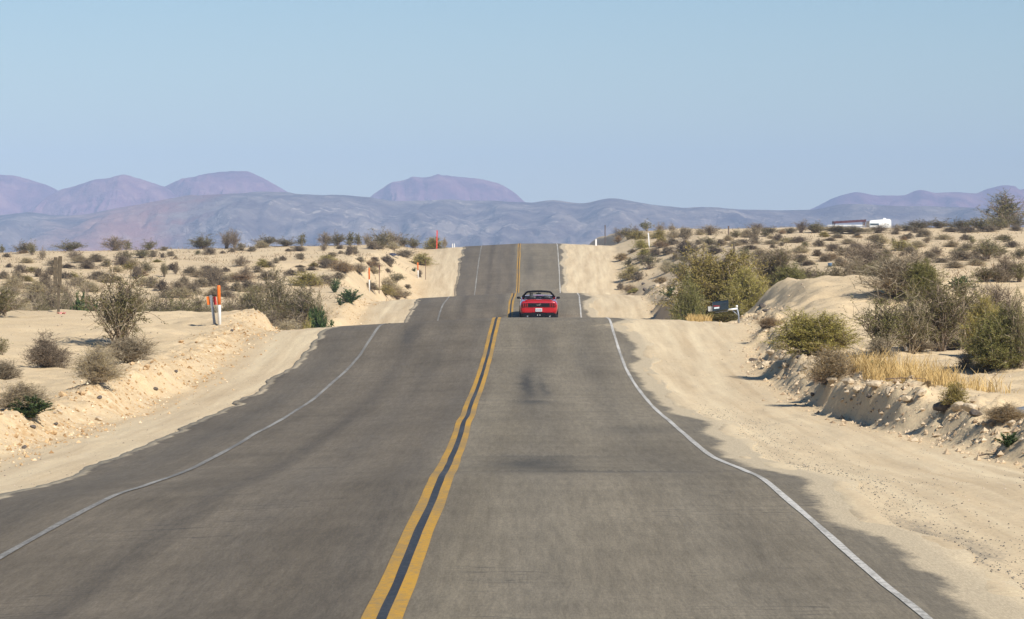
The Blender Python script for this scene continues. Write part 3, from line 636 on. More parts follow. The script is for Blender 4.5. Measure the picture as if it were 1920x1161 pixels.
 (1330, 423, 441, 42, 'twiggy'), (1312, 430, 441, 18, 'straw'), (1380, 429, 446, 28, 'creosote'), (1400, 430, 446, 28, 'straw'), (1416, 428, 448, 22, 'scrub'), (1418, 419, 436, 30, 'twiggy'), (1445, 425, 438, 38, 'creosote'), (1480, 425, 438, 32, 'creosote'), (1502, 414, 437, 30, 'twiggy'), (1526, 420, 437, 28, 'creosote'),
 (1330, 441, 461, 38, 'creosote'), (1309, 450, 459, 17, 'scrub'), (1351, 450, 462, 20, 'scrub'), (1321, 456, 465, 15, 'straw'), (1341, 465, 477, 40, 'scrub'), (1390, 448, 459, 42, 'scrub'), (1415, 445, 458, 26, 'scrub'), (1446, 450, 458, 32, 'straw'), (1460, 440, 453, 24, 'scrub'), (1466, 455, 461, 13, 'scrub'), (1496, 443, 455, 46, 'scrub'), (1535, 449, 463, 22, 'scrub'), (1406, 460, 468, 38, 'scrub'), (1449, 459, 465, 15, 'scrub'), (1303, 461, 473, 18, 'scrub'), (1365, 440, 452, 18, 'straw'),
 (1370, 469, 486, 22, 'twiggy'), (1425, 468, 480, 32, 'straw'), (1500, 462, 474, 34, 'straw'), (1440, 474, 490, 36, 'straw'), (1476, 446, 456, 26, 'straw'), (1376, 452, 462, 28, 'straw'), (1280, 468, 480, 26, 'straw'), (1590, 448, 458, 30, 'straw'), (1640, 440, 450, 34, 'straw'), (1770, 440, 450, 34, 'straw'), (1720, 452, 464, 34, 'straw'), (1790, 490, 502, 40, 'straw'), (1830, 486, 498, 36, 'straw'), (1700, 440, 448, 26, 'scrub'), (1880, 440, 450, 34, 'straw'), (1600, 466, 480, 34, 'straw'), (1660, 468, 482, 36, 'scrub'), (1396, 467, 500, 44, 'sparse', 0, 'leafy dark bush behind the wooden post over the yellow green bush'), (1325, 478, 506, 24, 'creosote'), (1336, 494, 506, 26, 'scrub'), (1309, 501, 508, 26, 'scrub'), (1420, 484, 500, 24, 'twiggy'),
 (1352, 486, 610, 150, 'broom', 152, 'big yellow green bush towering behind the mailbox'), (1398, 515, 608, 80, 'broom', 150, 'yellow green bush joined to the right of the biggest one, by the mound'), (1294, 540, 612, 56, 'olive', 146, 'dark green bush left of the mailbox under the big yellow green bush'), (1362, 572, 614, 58, 'olive', 127, 'dark leafy bush directly under the mailbox arm'), (1268, 574, 592, 26, 'green', 0, 'small dark green shrub on the shaded bank left of the mailbox'), (1281, 556, 576, 20, 'green', 165),
 (1256, 538, 557, 26, 'green', 0, 'low dark green shrub at the bank edge left of the big yellow green bush'),
 (1455, 474, 560, 90, 'creosote', 168, 'tall grey brown bush between the yellow green bush and the right mound'), (1484, 505, 560, 64, 'olive', 160), (1512, 506, 556, 54, 'scrub', 172), (1434, 490, 556, 44, 'scrub', 172), (1536, 500, 556, 56, 'creosote', 178), (1568, 500, 556, 60, 'creosote', 170), (1466, 468, 492, 42, 'twiggy'),
 (1562, 456, 471, 32, 'scrub'), (1578, 464, 479, 22, 'scrub'), (1533, 469, 481, 24, 'scrub'), (1549, 478, 491, 22, 'scrub'), (1516, 489, 498, 26, 'scrub'), (1574, 483, 500, 28, 'scrub'), (1584, 489, 498, 14, 'dry', 0, 'tiny orange dry bush right of the blue tub'),
 (1532, 417, 437, 42, 'creosote'), (1572, 424, 438, 62, 'creosote'), (1604, 425, 438, 62, 'creosote'), (1646, 421, 437, 50, 'twiggy'), (1680, 422, 438, 26, 'twiggy'), (1607, 437, 446, 17, 'scrub'), (1570, 438, 447, 22, 'scrub'), (1545, 435, 445, 22, 'mound'), (1678, 433, 440, 15, 'scrub'), (1705, 437, 444, 13, 'scrub'), (1730, 430, 444, 22, 'scrub'), (1700, 419, 433, 42, 'creosote'), (1726, 414, 432, 40, 'creosote'), (1555, 446, 452, 22, 'scrub'),
 (1675, 447, 460, 15, 'creosote'), (1692, 452, 470, 46, 'mound'), (1706, 462, 476, 32, 'scrub'), (1645, 455, 467, 26, 'scrub'), (1614, 455, 478, 44, 'twiggy'),
 (1626, 458, 560, 84, 'twiggy', 172, 'tall grey leafless bush rising behind the top of the right mound'), (1660, 478, 560, 74, 'creosote', 166), (1604, 486, 556, 52, 'scrub', 166), (1642, 500, 556, 60, 'creosote', 158), (1711, 474, 560, 62, 'twiggy', 165, 'open grey twiggy bush above the dark one on the right mound'), (1732, 498, 558, 62, 'olive', 0, 'dark green bush right of the forked twiggy one on the mound'), (1680, 484, 558, 128, 'twiggy', 0, 'wide twiggy bush with forked bare stems growing on top of the right mound'),
 (1720, 413, 428, 42, 'creosote'), (1760, 410, 428, 52, 'creosote'), (1800, 411, 431, 52, 'creosote'), (1840, 406, 434, 52, 'creosote'), (1872, 404, 431, 52, 'creosote'), (1907, 402, 428, 42, 'creosote'),
 (1885, 366, 412, 94, 'sparse', 0, 'tall leafy bush standing against the far hills at the top right'), (1735, 430, 444, 28, 'scrub'), (1718, 428, 437, 22, 'scrub'), (1782, 427, 435, 32, 'scrub'), (1815, 425, 436, 42, 'scrub'), (1856, 424, 435, 32, 'scrub'), (1905, 424, 433, 28, 'scrub'),
 (1810, 439, 451, 20, 'scrub'), (1822, 443, 458, 18, 'creosote'), (1785, 451, 463, 26, 'straw'), (1738, 443, 456, 26, 'twiggy'), (1755, 461, 482, 32, 'twiggy'), (1800, 469, 489, 52, 'scrub'), (1850, 448, 486, 62, 'sparse', 0, 'open dark bush with tall sprigs on the sandy slope at the right'), (1872, 460, 484, 42, 'creosote'), (1898, 452, 464, 30, 'scrub'), (1911, 464, 486, 32, 'creosote'), (1765, 483, 493, 42, 'scrub'), (1735, 484, 493, 30, 'scrub'), (1716, 472, 484, 26, 'twiggy'),
 (1846, 499, 529, 58, 'creosote'), (1886, 480, 528, 56, 'twiggy'), (1912, 484, 528, 36, 'creosote'), (1872, 505, 529, 40, 'scrub'),
 # right side, thicket and bank
 (1800, 522, 560, 42, 'green', 118, 'bright olive green bush topping the brown thicket at the right'),
 (1655, 556, 668, 112, 'sparse', 0, 'open yellow brown bush with upright stalks at the left end of the right thicket'), (1708, 545, 664, 84, 'creosote', 0, 'tall brown bush in the right thicket right of the open stalky one'), (1760, 540, 658, 110, 'creosote', 0, 'broad grey brown bush in the middle of the right thicket'), (1812, 530, 655, 100, 'sparse', 0, 'tall open brown bush in the right thicket left of the dark green bush'), (1868, 536, 650, 110, 'twiggy', 0, 'grey twiggy bush rising behind the dark olive green bush at the right edge'),
 (1876, 592, 692, 100, 'olive', 0, 'big dark olive green bush at the right frame edge'), (1848, 570, 668, 74, 'broom', 0, 'yellowish bush behind the left side of the dark olive green bush'), (1910, 560, 690, 60, 'creosote', 0, 'dark bush cut by the right frame edge beside the olive green bush'), (1652, 630, 670, 54, 'scrub', 0, 'low grey bush at the foot of the open stalky bush'), (1812, 664, 698, 42, 'scrub', 0, 'low grey bush at the lower left foot of the dark olive green bush'), (1850, 668, 698, 62, 'scrub', 0, 'low grey brown bush under the dark olive green bush'), (1720, 634, 662, 66, 'scrub', 0, 'low grey brush behind the small white jug'), (1780, 626, 656, 70, 'scrub', 0, 'low grey brush at the foot of the right thicket, right of the jug'),
 (1530, 594, 668, 122, 'broom', 0, 'rounded yellow green bush on top of the right bank beside the sandy mound'), (1562, 656, 716, 84, 'dry', 0, 'rusty brown brush on the bank below the rounded yellow green bush'), (1444, 594, 613, 44, 'dry', 0, 'rusty dry tuft on the bank crest between the mailbox and the yellow green bush'),
 (1645, 680, 708, 32, 'green', 0, 'small spiky olive shrub in the golden grass'), (1788, 721, 756, 48, 'mound', 0, 'small grey green bush on the bank right of the golden grass'), (1884, 758, 797, 80, 'dry', 0, 'low rusty brush on the bank at the right frame edge'), (1740, 714, 728, 24, 'dry', 0, 'tiny rusty tuft on the bank between the golden grass and grey green bush'), (1893, 814, 844, 42, 'green', 0, 'thin green sprig on the bank foot at the lower right'), (1545, 690, 722, 40, 'dry', 0, 'sparse rusty tuft on the bank edge under the rusty brush'),
 (1652, 558, 571, 28, 'twiggy', 0, 'tiny bare twig tuft on the slope of the right mound'),
]

# ---------------- things with their own place in the photograph, used to say where a bush stands
MARK = [('the wooden sign', 104, 540), ('the nearest orange post', 410, 575), ('the middle orange post', 693, 525), ('the farthest orange post', 784, 507), ('the red marker', 819, 443),
        ('the dark tarp', 737, 477), ('the tall brown post', 1134, 440), ('the white stake', 1217, 450), ('the short wooden post', 1376, 473), ('the thin dark post', 1366, 432),
        ('the shelter', 1590, 418), ('the white trailer', 1647, 418), ('the blue tub', 1556, 498), ('the big yellow green bush', 1355, 540), ('the sandy mound', 1540, 540),
        ('the tall open creosote', 224, 570), ('the spiky green shrub', 655, 556), ('the yellow olive bush', 573, 524), ('the largest left skyline bush', 380, 452), ('the dark thicket', 520, 575),
        ('the tall top right bush', 1885, 385), ('the open sprig bush', 1850, 468), ('the right thicket', 1760, 590), ('the big far grey bush', 1284, 465)]
def where(x, y):
    best = min(MARK, key=lambda q: ((q[1]-x)/1.6)**2 + ((q[2]-y)*1.15)**2)
    dx, dy = x - best[1], y - best[2]; dist = math.hypot(dx, dy)
    q = 'right beside' if dist < 22 else ('close' if dist < 55 else ('some way' if dist < 110 else 'far'))
    if abs(dx) > 2.4*abs(dy): a = 'left of' if dx < 0 else 'right of'
    elif abs(dy) > 2.4*abs(dx): a = 'above' if dy < 0 else 'below'
    else: a = ('above' if dy < 0 else 'below') + (' left of' if dx < 0 else ' right of')
    if q == 'right beside': return 'just ' + a + ' ' + best[0]
    return q + ' ' + a + ' ' + best[0]
auto = []
_r = random.Random(91)                                   # further low scrub between the ones told apart above
for _ in range(70):
    left = _r.random() < .5
    bx = _r.uniform(10, 740) if left else _r.uniform(1180, 1900)
    by = (_r.uniform(472, 545) if left else _r.uniform(438, 500)) - (0 if left else (bx - 1180)*.012)
    w_ = _r.uniform(16, 40)*(.7 + (by - 440)/160); h_ = w_*_r.uniform(.26, .5)
    BUSH.append((bx, by - h_, by, w_, _r.choice(['scrub', 'straw', 'scrub', 'mound' if left else 'creosote', 'dry'])))
for i, b in enumerate(BUSH):
    x, yt, yb, wd, kind = b[:5]
    Dv = b[5] if len(b) > 5 and b[5] else None
    own = b[6] if len(b) > 6 else None
    if Dv is None:
        hit = place_ray(x, yb)
        if hit is None:                                   # its foot is just over a crest
            X, D0 = None, 0
            for dy in range(1, 60):
                hit = place_ray(x, yb + dy)
                if hit: break
        if hit is None: print('no ground for bush', i, b); continue
        X, D = hit
        if D > 520: print('far bush', i, b, D)
    else: D = float(Dv); X = (x - VX)/FPX*D
    zg = float(ground(X, D)); zt = -(yt - VY)/FPX*D
    H = max(zt - zg, .06) + .03; W = wd/FPX*D*1.24
    hpx = max(yb - yt, H*FPX/D)
    size = 'L' if max(hpx, wd) > 58 else ('M' if max(hpx, wd) > 27 else 'S')
    rs_ = random.Random(i*17 + 3)
    ms = shrub_mesh(kind, size, rs_.randrange(3 if size == 'S' else 2))
    sc = (W*rs_.uniform(.95, 1.05), W*rs_.uniform(.85, 1.1), H*1.13)
    rz = rs_.uniform(-.6, .6) + (math.pi if rs_.random() < .5 else 0)
    nm = NAME[kind]
    if size == 'S': o = link(nm, ms[0], None, (X, D, zg - .03))
    else:
        o = empty(nm, (X, D, zg - .03)); link('branches', ms[0], o); link('foliage', ms[1], o)
    o.rotation_euler = (0, 0, rz); o.scale = sc
    tag(o, own, 'bush', GROUP[kind])
    if not own: auto.append((o, x, (yt+yb)/2, wd, kind))
# labels: look, size and the findable thing it stands by; remaining doubles are told apart by their order from the left
bk = {}
for o, x, y, wd, kind in auto:
    s = 'tiny' if wd < 17 else ('small' if wd < 26 else ('mid-sized' if wd < 42 else 'wide'))
    bk.setdefault(f'{s} {LOOK[kind]} {where(x, y)}', []).append((x, y, o))
_r = random.Random(91)
ORD = ['leftmost', 'second', 'third', 'fourth', 'fifth', 'sixth', 'seventh', 'eighth', 'ninth', 'tenth', 'eleventh', 'twelfth', 'thirteenth']
for lab, lst in bk.items():
    lst.sort(key=lambda q: q[0])
    for k, (x, y, o) in enumerate(lst):
        lab = lab if len(lab.split()) < 12 else lab.replace(' the ', ' ')
        if len(lst) == 1: o['label'] = lab
        elif len(lst) == 2: o['label'] = ('left of two: ' if k == 0 else 'right of two: ') + lab
        else: o['label'] = ('leftmost ' if k == 0 else ORD[k] + ' from left, ') + lab

# golden grass: blades nobody could count
def blades(name, spots, mat, n, hmin, hmax, wd, seed):
    rng = np.random.RandomState(seed); q = Q()
    C = []
    for (x0, x1, d0, d1, k) in spots:
        X = rng.uniform(x0, x1, k); D = rng.uniform(d0, d1, k)
        keep = (fbm(X/.9, D/2.2, 3, seed) > -.25) & ((X > XFR(D) + .80) | (D > 110))
        C.append(np.stack([X[keep], D[keep], ground(X[keep], D[keep]) - .02], 1))
    C = np.concatenate(C); k = len(C)
    h = rng.uniform(hmin, hmax, k)*(.75 + .35*fbm(C[:, 0]/.7, C[:, 1]/2, 2, seed+1)).clip(.3, 1.3)
    lean = rng.normal(size=(k, 2))*.28
    T = C + np.stack([lean[:, 0]*h, lean[:, 1]*h, h], 1); Mid = C + np.stack([lean[:, 0]*h*.3, lean[:, 1]*h*.3, h*.6], 1)
    P = np.stack([C, Mid, T], 1); q.ribbons(P, np.tile(np.array([wd, wd*.8, wd*.25]), (k, 1)), rng)
    V, F = q.arrays(); return tag(link(name, np_mesh(name, V, F, mat)), kind='stuff')
def spot(x0, x1, y0, y1, k):
    a = place_ray((x0+x1)/2, y1); b = place_ray((x0+x1)/2, y0)
    d0, d1 = a[1], b[1]; dm = (d0+d1)/2
    return ((x0-VX)/FPX*dm, (x1-VX)/FPX*dm, d0, d1, k)
blades('dry_grass', [spot(1588, 1690, 700, 742, 3400), spot(1660, 1800, 690, 722, 2600), spot(1585, 1625, 700, 735, 900), spot(1560, 1600, 715, 735, 300),
                     spot(1300, 1345, 604, 612, 10)], M['leaf_gold'], 0, .20, .58, .006, 5)
gx = [(x-VX)/FPX*124 for x in (1292, 1342)]
blades('dry_grass', [(gx[0], gx[1], 122, 126.5, 2200)], M['leaf_gold'], 0, .12, .42, .007, 9)
# low straw stubble that tints the open slopes, uncountable
def stubble(n, xr, dr, seed):
    rng = np.random.RandomState(seed); D = dr[0]*(dr[1]/dr[0])**rng.uniform(0, 1, n); X = rng.uniform(*xr, n)*D/250.
    k_ = fbm(X/2.6, D/5.0, 4, seed) + .5*fbm(X/14, D/22, 2, seed+4)
    keep = (k_ > .12) & ((X < XFL(D) - 1.2) | (X > XFR(D) + 1.4)); X, D = X[keep], D[keep]; return X, D
SX, SD = [], []
for q in ((26000, (-36, -7), (150, 430), 21), (26000, (6, 40), (150, 470), 25)):
    a_, b__ = stubble(*q); SX.append(a_); SD.append(b__)
SX, SD = np.concatenate(SX), np.concatenate(SD); rng = np.random.RandomState(77); k = len(SX)
C = np.stack([SX, SD, ground(SX, SD) - .02], 1); h = rng.uniform(.08, .30, k); ln_ = rng.normal(size=(k, 2))*.9
P = np.stack([C, C + np.stack([ln_[:, 0]*h*.4, ln_[:, 1]*h*.4, h*.6], 1), C + np.stack([ln_[:, 0]*h, ln_[:, 1]*h, h], 1)], 1)
q = Q(); wv = rng.uniform(.010, .024, k)[:, None]*np.array([1, .8, .3]); q.ribbons(P, wv, rng); V, F = q.arrays()
tag(link('stubble', np_mesh('stubble', V, F, mat_leaf('stubble_stem', [(0, (.17, .125, .07)), (.5, (.27, .205, .12)), (1, (.40, .31, .19))], objvar=0))), 'low straw stubble scattered over the desert slopes', kind='stuff')
for o in list(COL.objects):
    if o.name.startswith('dry_grass'): o['label'] = 'golden dry grass'

# ------------------------------------------------------------------ stones
M['stone'] = plain('pale_clod', (.50, .40, .275), .95, 0, .3, 6, 0, .15)
M['stone_or'] = plain('orange_clod', (.52, .36, .20), .95, 0, .35, 6, 0, .15)
M['stone_dk'] = plain('dark_rock', (.12, .10, .085), .9, 0, .35, 5, 0, .2)
def rock_arrays(seed):
    rng = np.random.RandomState(seed); b = bmesh.new(); bmesh.ops.create_icosphere(b, subdivisions=2, radius=.5)
    V = np.array([v.co[:] for v in b.verts]); F = np.array([[v.index for v in f.verts] for f in b.faces]); b.free()
    for _ in range(9):                       # knock flat facets off a lump
        n = rng.normal(size=3); n /= np.linalg.norm(n); d = rng.uniform(.26, .44); s = V @ n
        V = V - np.outer(np.maximum(s - d, 0), n)
    V = V*(1 + .10*rng.normal(size=(len(V), 1))*.5)
    return V*np.array([1, .85, .65]), F
ROCKS = [rock_arrays(300 + i) for i in range(6)]
rockme = {}
def rock(x, y, size, mat, label, group, dv=None):
    hit = place_ray(x, y) if dv is None else ((x-VX)/FPX*dv, dv)
    if hit is None: return
    X, D = hit; i = random.randrange(6); k = (i, mat)
    if k not in rockme: rockme[k] = np_mesh('rock', ROCKS[i][0], ROCKS[i][1], M[mat])
    o = link('rock', rockme[k], None, (X, D, float(ground(X, D)) + size*.16)); o.scale = (size*random.uniform(.8, 1.2), size, size*random.uniform(.8, 1.15))
    o.rotation_euler = (random.uniform(-.3, .3), random.uniform(-.3, .3), random.uniform(0, 6.28)); tag(o, label, 'rock', group)
GR, GL = 'clods along the right bank', 'stones on the left bank'
for a in [(1413, 678, .26, 'stone_dk', 'dark round rock at the lower left end of the right bank'), (1432, 622, .26, 'stone_dk', 'dark rock on the bank slope below the rusty dry tuft near the mailbox'),
          (1436, 688, .34, 'stone', 'pale upright block at the foot of the bank beside the dark round rock'), (1446, 664, .26, 'stone', 'pale clod at the bank crest left of the rounded yellow green bush'),
          (1466, 676, .30, 'stone', 'pale clod below the left foot of the rounded yellow green bush'), (1472, 690, .26, 'stone', 'clod with a long shadow in mid bank below the yellow green bush'), (1498, 674, .22, 'stone_dk', 'dark stone under the rounded yellow green bush'),
          (1512, 700, .26, 'stone', 'pale clod on the bank left of the rusty brown brush'), (1535, 712, .28, 'stone', 'pale clod on the bank just below the rusty brown brush'), (1524, 749, .16, 'stone_dk', 'dark stone lying alone at the bank foot on the smooth shoulder'),
          (1562, 722, .30, 'stone', 'large pale clod at the left end of the golden grass'), (1590, 728, .28, 'stone', 'pale clod under the left edge of the golden grass'), (1608, 742, .26, 'stone', 'jagged clod casting a dark shadow left of the undercut bank'),
          (1640, 748, .30, 'stone', 'broken clod on the lip of the undercut bank'), (1668, 742, .30, 'stone', 'pale clod on the lip of the undercut bank at its right half'), (1630, 775, .17, 'stone_dk', 'dark stone on the bank foot below the undercut'),
          (1700, 752, .26, 'stone', 'pale clod right of the undercut bank'), (1728, 750, .24, 'stone', 'grey clod left of the small grey green bush'), (1768, 768, .42, 'stone_dk', 'tall dark block standing on the bank below the small grey green bush'),
          (1798, 772, .30, 'stone', 'pale clod right of the tall dark block'), (1820, 780, .28, 'stone', 'pale clod on the bank left of the low rusty brush'), (1832, 790, .26, 'stone_dk', 'dark lump on the bank below the low rusty brush'),
          (1872, 795, .22, 'stone', 'pale clod under the low rusty brush at the right edge'), (1896, 802, .22, 'stone', 'small pale clod right of the one under the rusty brush'), (1580, 762, .14, 'stone', 'small clod near the foot of the bank below the golden grass'),
          (1206, 534, .42, 'stone_dk', 'dark rock on the sandy verge right of the far road', ), (1209, 546, .42, 'stone_dk', 'dark rock close to the middle road crest on its right side'), (1204, 497, .40, 'stone_dk', 'dark rock left of a leafy bush on the far right slope'),
          (1232, 538, .45, 'stone', 'pale block in the heap at the corner of the right bank'), (1246, 534, .45, 'stone', 'grey block on the right side of the heap on the bank')]: rock(*a[:5], GR)
for a in [(1430, 578, .32, 'stone_dk', 'dark shaded rock at the left end of the sandy mound'), (1438, 586, .3, 'stone_dk', 'dark rock on the shaded foot of the sandy mound')]: rock(*a[:5], GR)
for a in [(154, 742, .20, 'stone_or', 'dark topped orange stone on the left rubble bank right of the round straw bush'), (186, 748, .14, 'stone_dk', 'small dark stone on the left rubble bank below the straw bush'), (117, 746, .22, 'stone_or', 'orange stone at the edge of the sand flat left of the rubble'),
          (112, 774, .17, 'stone', 'white stone right of the low dark green shrub'), (104, 797, .13, 'stone_dk', 'dark stone below the low dark green shrub'), (62, 804, .14, 'stone_dk', 'flat dark stone at the lower left rubble'), (46, 844, .13, 'stone_dk', 'black stone lying alone on the left shoulder'),
          (98, 815, .22, 'stone_or', 'rusty orange clod on the lower left rubble'), (276, 692, .22, 'stone_or', 'brownish clod high on the left rubble bank'), (330, 700, .16, 'stone_dk', 'dark stone at the foot of the left bank in mid slope'), (292, 738, .16, 'stone_dk', 'dark upright stone on the sand shoulder at the left'),
          (186, 790, .18, 'stone', 'pale stone in the rubble above the left shoulder'), (248, 690, .18, 'stone_or', 'orange clod on the rubble crest above the shoulder'), (340, 645, .22, 'stone_or', 'orange clod below the leaning red tipped post'), (240, 722, .16, 'stone_or', 'orange stone in mid left rubble bank'),
          (435, 622, .14, 'stone_dk', 'dark chip on the left mound flank right of the orange post')]: rock(*a[:5], GL)
# loose rubble too fine to count
def rubble(name, n, fx, mat, smin, smax, seed, dlo=38, dhi=215):
    rng = np.random.RandomState(seed); D = dlo*(dhi/dlo)**rng.uniform(0, 1, n); X = fx(D, rng, n)
    k = X.shape[0]; Z = ground(X, D); s = smin*(smax/smin)**rng.uniform(0, 1, k)**1.8
    Vs, Fs = [], []
    bV = np.array([[.5, 0, 0], [0, .5, 0], [-.5, 0, 0], [0, -.5, 0], [0, 0, .42], [0, 0, -.4]]); bF = np.array([[0, 1, 4], [1, 2, 4], [2, 3, 4], [3, 0, 4], [1, 0, 5], [2, 1, 5], [3, 2, 5], [0, 3, 5]])
    J = rng.uniform(.6, 1.25, (k, 6, 3)); a = rng.uniform(0, 6.28, k); c, s_ = np.cos(a)[:, None], np.sin(a)[:, None]
    V = bV[None]*J*s[:, None, None]; x, y = V[..., 0].copy(), V[..., 1].copy(); V[..., 0] = x*c - y*s_; V[..., 1] = x*s_ + y*c
    V += np.stack([X, D, Z + s*.05], 1)[:, None]
    F = bF[None] + (np.arange(k)*6)[:, None, None]
    return tag(link(name, np_mesh(name, V.reshape(-1, 3), F.reshape(-1, 3), mat)), 'loose rubble', kind='stuff')
mst = mat_leaf('rubble_stone', [(0, (.30, .22, .13)), (.4, (.47, .37, .23)), (.8, (.58, .465, .30)), (1, (.64, .53, .36))], .95, objvar=0)
mor = mat_leaf('orange_rubble', [(0, (.30, .18, .08)), (.35, (.48, .32, .16)), (.75, (.60, .44, .25)), (1, (.72, .60, .42))], .95, objvar=0)
mdk = mat_leaf('gravel_stone', [(0, (.16, .13, .10)), (.5, (.36, .29, .21)), (1, (.60, .50, .37))], .95, objvar=0)
mdg = mat_leaf('dark_gravel_stone', [(0, (.07, .066, .06)), (.6, (.15, .14, .12)), (1, (.32, .28, .22))], .95, objvar=0)
rubble('rubble', 7000, lambda D, r, n: XFR(D) + r.normal(size=n)*.40 + .50, mst, .025, .15, 1)
rubble('rubble', 6500, lambda D, r, n: XFL(D) - .5 + r.normal(size=n)*.55, mor, .03, .13, 2)
rubble('gravel', 3000, lambda D, r, n: np.where(r.uniform(size=n) < .5, XFR(D) - r.uniform(0, 2.6, n), XFL(D) + r.uniform(0, 2.4, n)), mdk, .010, .035, 3, 26, 150)
rubble('gravel', 2600, lambda D, r, n: edge_r(D) + .1 + np.abs(r.normal(size=n))*.6, mdg, .010, .028, 6, 24, 75)
rubble('gravel', 5000, lambda D, r, n: np.where(r.uniform(size=n) < .5, XFR(D) + .6 + r.uniform(0, 9, n), XFL(D) - .6 - r.uniform(0, 10, n)), mdk, .02, .09, 4, 50, 220)

# ------------------------------------------------------------------ roadside things
def at(x, y, D): return Vector(((x - VX)/FPX*D, D, -(y - VY)/FPX*D))
def foot(x, y, D=None):
    if D is None:
        for dy in range(0, 40):
            h = place_ray(x, y + dy)
            if h: break
        X, D = h
    else: X = (x - VX)/FPX*D
    return Vector((X, D, float(ground(X, D))))
M['white_plastic'] = plain('white_plastic', (.74, .73, .70), .45, 0, .06, 6)
M['orange_plastic'] = plain('orange_plastic', (.80, .17, .015), .45, 0, .10, 6)
M['red_plastic'] = plain('red_plastic', (.66, .045, .03), .5, 0, .12, 6)
M['steel'] = plain('galvanised_steel', (.26, .28, .31), .55, .55, .2, 14)
M['rust'] = plain('rusty_steel', (.13, .065, .045), .8, .2, .35, 16)
M['wood'] = plain('weathered_wood', (.115, .088, .055), .9, 0, .35, 12)
M['wood_dark'] = plain('dark_weathered_wood', (.12, .08, .055), .9, 0, .35, 12)
M['white_paint'] = plain('white_paint', (.72, .72, .70), .55, 0, .08, 8)
M['black_enamel'] = plain('black_enamel', (.014, .024, .034), .35, 0, .3, 6)
M['red_ink'] = plain('red_paint', (.55, .03, .02), .6, 0, .2, 20)
M['label_white'] = plain('pale_label', (.58, .66, .68), .6, 0, .08, 12)

def marker(x, yt, yb, label, D=None, w=.055):
    p = foot(x, yb, D); h = max((-(yt-VY)/FPX*p.y) - p.z, .5); r = empty('marker_post', p)
    tag(r, label, 'marker post', 'orange and white marker posts')
    b = BM(); b.lathe([(w, -.25), (w, h*.50), (w*.98, h*.505)]); b.build('post', M['white_plastic'], r, True)
    b = BM(); b.lathe([(w*1.04, h*.50), (w*1.04, h*.965), (w*.9, h*.99), (w*.4, h), (.001, h)]); b.build('orange_sleeve', M['orange_plastic'], r, True)
    r.rotation_euler = (0, R(random.uniform(-1.6, -.4)), 0); return r
marker(412, 535, 609, 'orange topped white post standing beside a leaning steel stake on the left mound')
marker(692.5, 502, 549, 'orange topped white post on the left bank left of the thin dark stake')
marker(784, 492, 522, 'smallest orange topped white post, high on the left bank near the far crest')

def stake(name, x, yt, yb, mat, label, cat, w=.05, lean=0.0, D=None, cap=None, group=None):
    p = foot(x, yb, D); h = max((-(yt-VY)/FPX*p.y) - p.z, .3); r = empty(name, p); tag(r, label, cat, group)
    b = BM(); b.prism([(-w/2, -w*.4), (w/2, -w*.4), (w/2, w*.4), (w*.28, w*.4), (w*.28, -w*.12), (-w*.28, -w*.12), (-w*.28, w*.4), (-w/2, w*.4)], -.3, h, 'Z'); b.build('stake', mat, r)
    if cap: cap(r, h)
    r.rotation_euler = (0, lean, 0); return r
def red_plates(r, h):
    for sx in (-1, 1):
        b = BM(); b.box((sx*.105, .03, h - .17 - (.03 if sx > 0 else 0)), (.10, .012, .27), .004); b.build('reflector_plate', M['orange_plastic'] if sx < 0 else M['red_plastic'], r)
stake('steel_stake', 402.5, 553, 611, M['steel'], 'leaning grey steel stake with red reflector plates beside the nearest orange post', 'stake', .085, R(-7.5), None, red_plates)
def rust_top(r, h):
    b = BM(); b.box((0, -.035, h - .17), (.11, .02, .36), .005); b.build('tag_plate', M['rust'], r)
stake('steel_stake', 711, 497, 552, M['rust'], 'thin dark stake with a rusty plate right of the middle orange post', 'stake', .05, R(.5), None, rust_top)
stake('steel_stake', 798, 486, 525, M['rust'], 'very thin bare dark stake right of the farthest orange and white post', 'stake', .045, R(0))
stake('red_marker', 819, 432, 450, M['red_plastic'], 'red marker stake on the skyline left of the far road crest', 'stake', .10, R(1))
stake('white_stake', 1217.5, 437, 464, M['white_plastic'], 'white leaning stake among bushes on the far right slope', 'stake', .11, R(-4))
stake('fence_post', 1366, 424, 442, M['wood_dark'], 'thin dark post on the right skyline', 'post', .13, R(0))
def wood_post(x, yt, yb, w, mat, label, D=None, lean=0):
    p = foot(x, yb, D); h = max((-(yt-VY)/FPX*p.y) - p.z, .3)
    b = BM(); n = 6; pts = [(random.uniform(-.012, .012), random.uniform(-.012, .012), -.3 + (h+.3)*k/n) for k in range(n+1)]
    b.tube(pts, [w*random.uniform(.45, .55) for _ in pts], 9); o = b.build('wooden_post', mat, None, False, p)
    o.rotation_euler = (0, lean, 0); return tag(o, label, 'post', 'wooden posts')
wood_post(1134.5, 422, 457, .19, M['wood_dark'], 'tall brown wooden post at the far road crest on the right')
wood_post(1376, 457, 488, .15, M['wood'], 'short wooden post above the big yellow green bush')
def guide(x, yt, yb, w, label, D):
    p = foot(x, yb, D); h = max((-(yt-VY)/FPX*p.y) - p.z, .35)
    b = BM(); b.box((0, 0, h/2 - .05), (w, w*.45, h + .1), .02, None, .92); b.lathe([(w*.3, h), (w*.3, h+.03), (w*.2, h+.06), (.001, h+.065)], 'Z', (0, 0, -.01), 10)
    tag(b.build('guide_post', M['white_plastic'], None, False, p), label, 'guide post', 'low white guide posts')
guide(1117.5, 449, 460, .17, 'white guide post at the far crest right of the road beside the tall brown post', 359)
guide(848.5, 459, 464, .10, 'left one of two tiny white guide posts left of the far road crest', 361); guide(852, 459, 464, .10, 'right one of two tiny white guide posts left of the far road crest', 361)

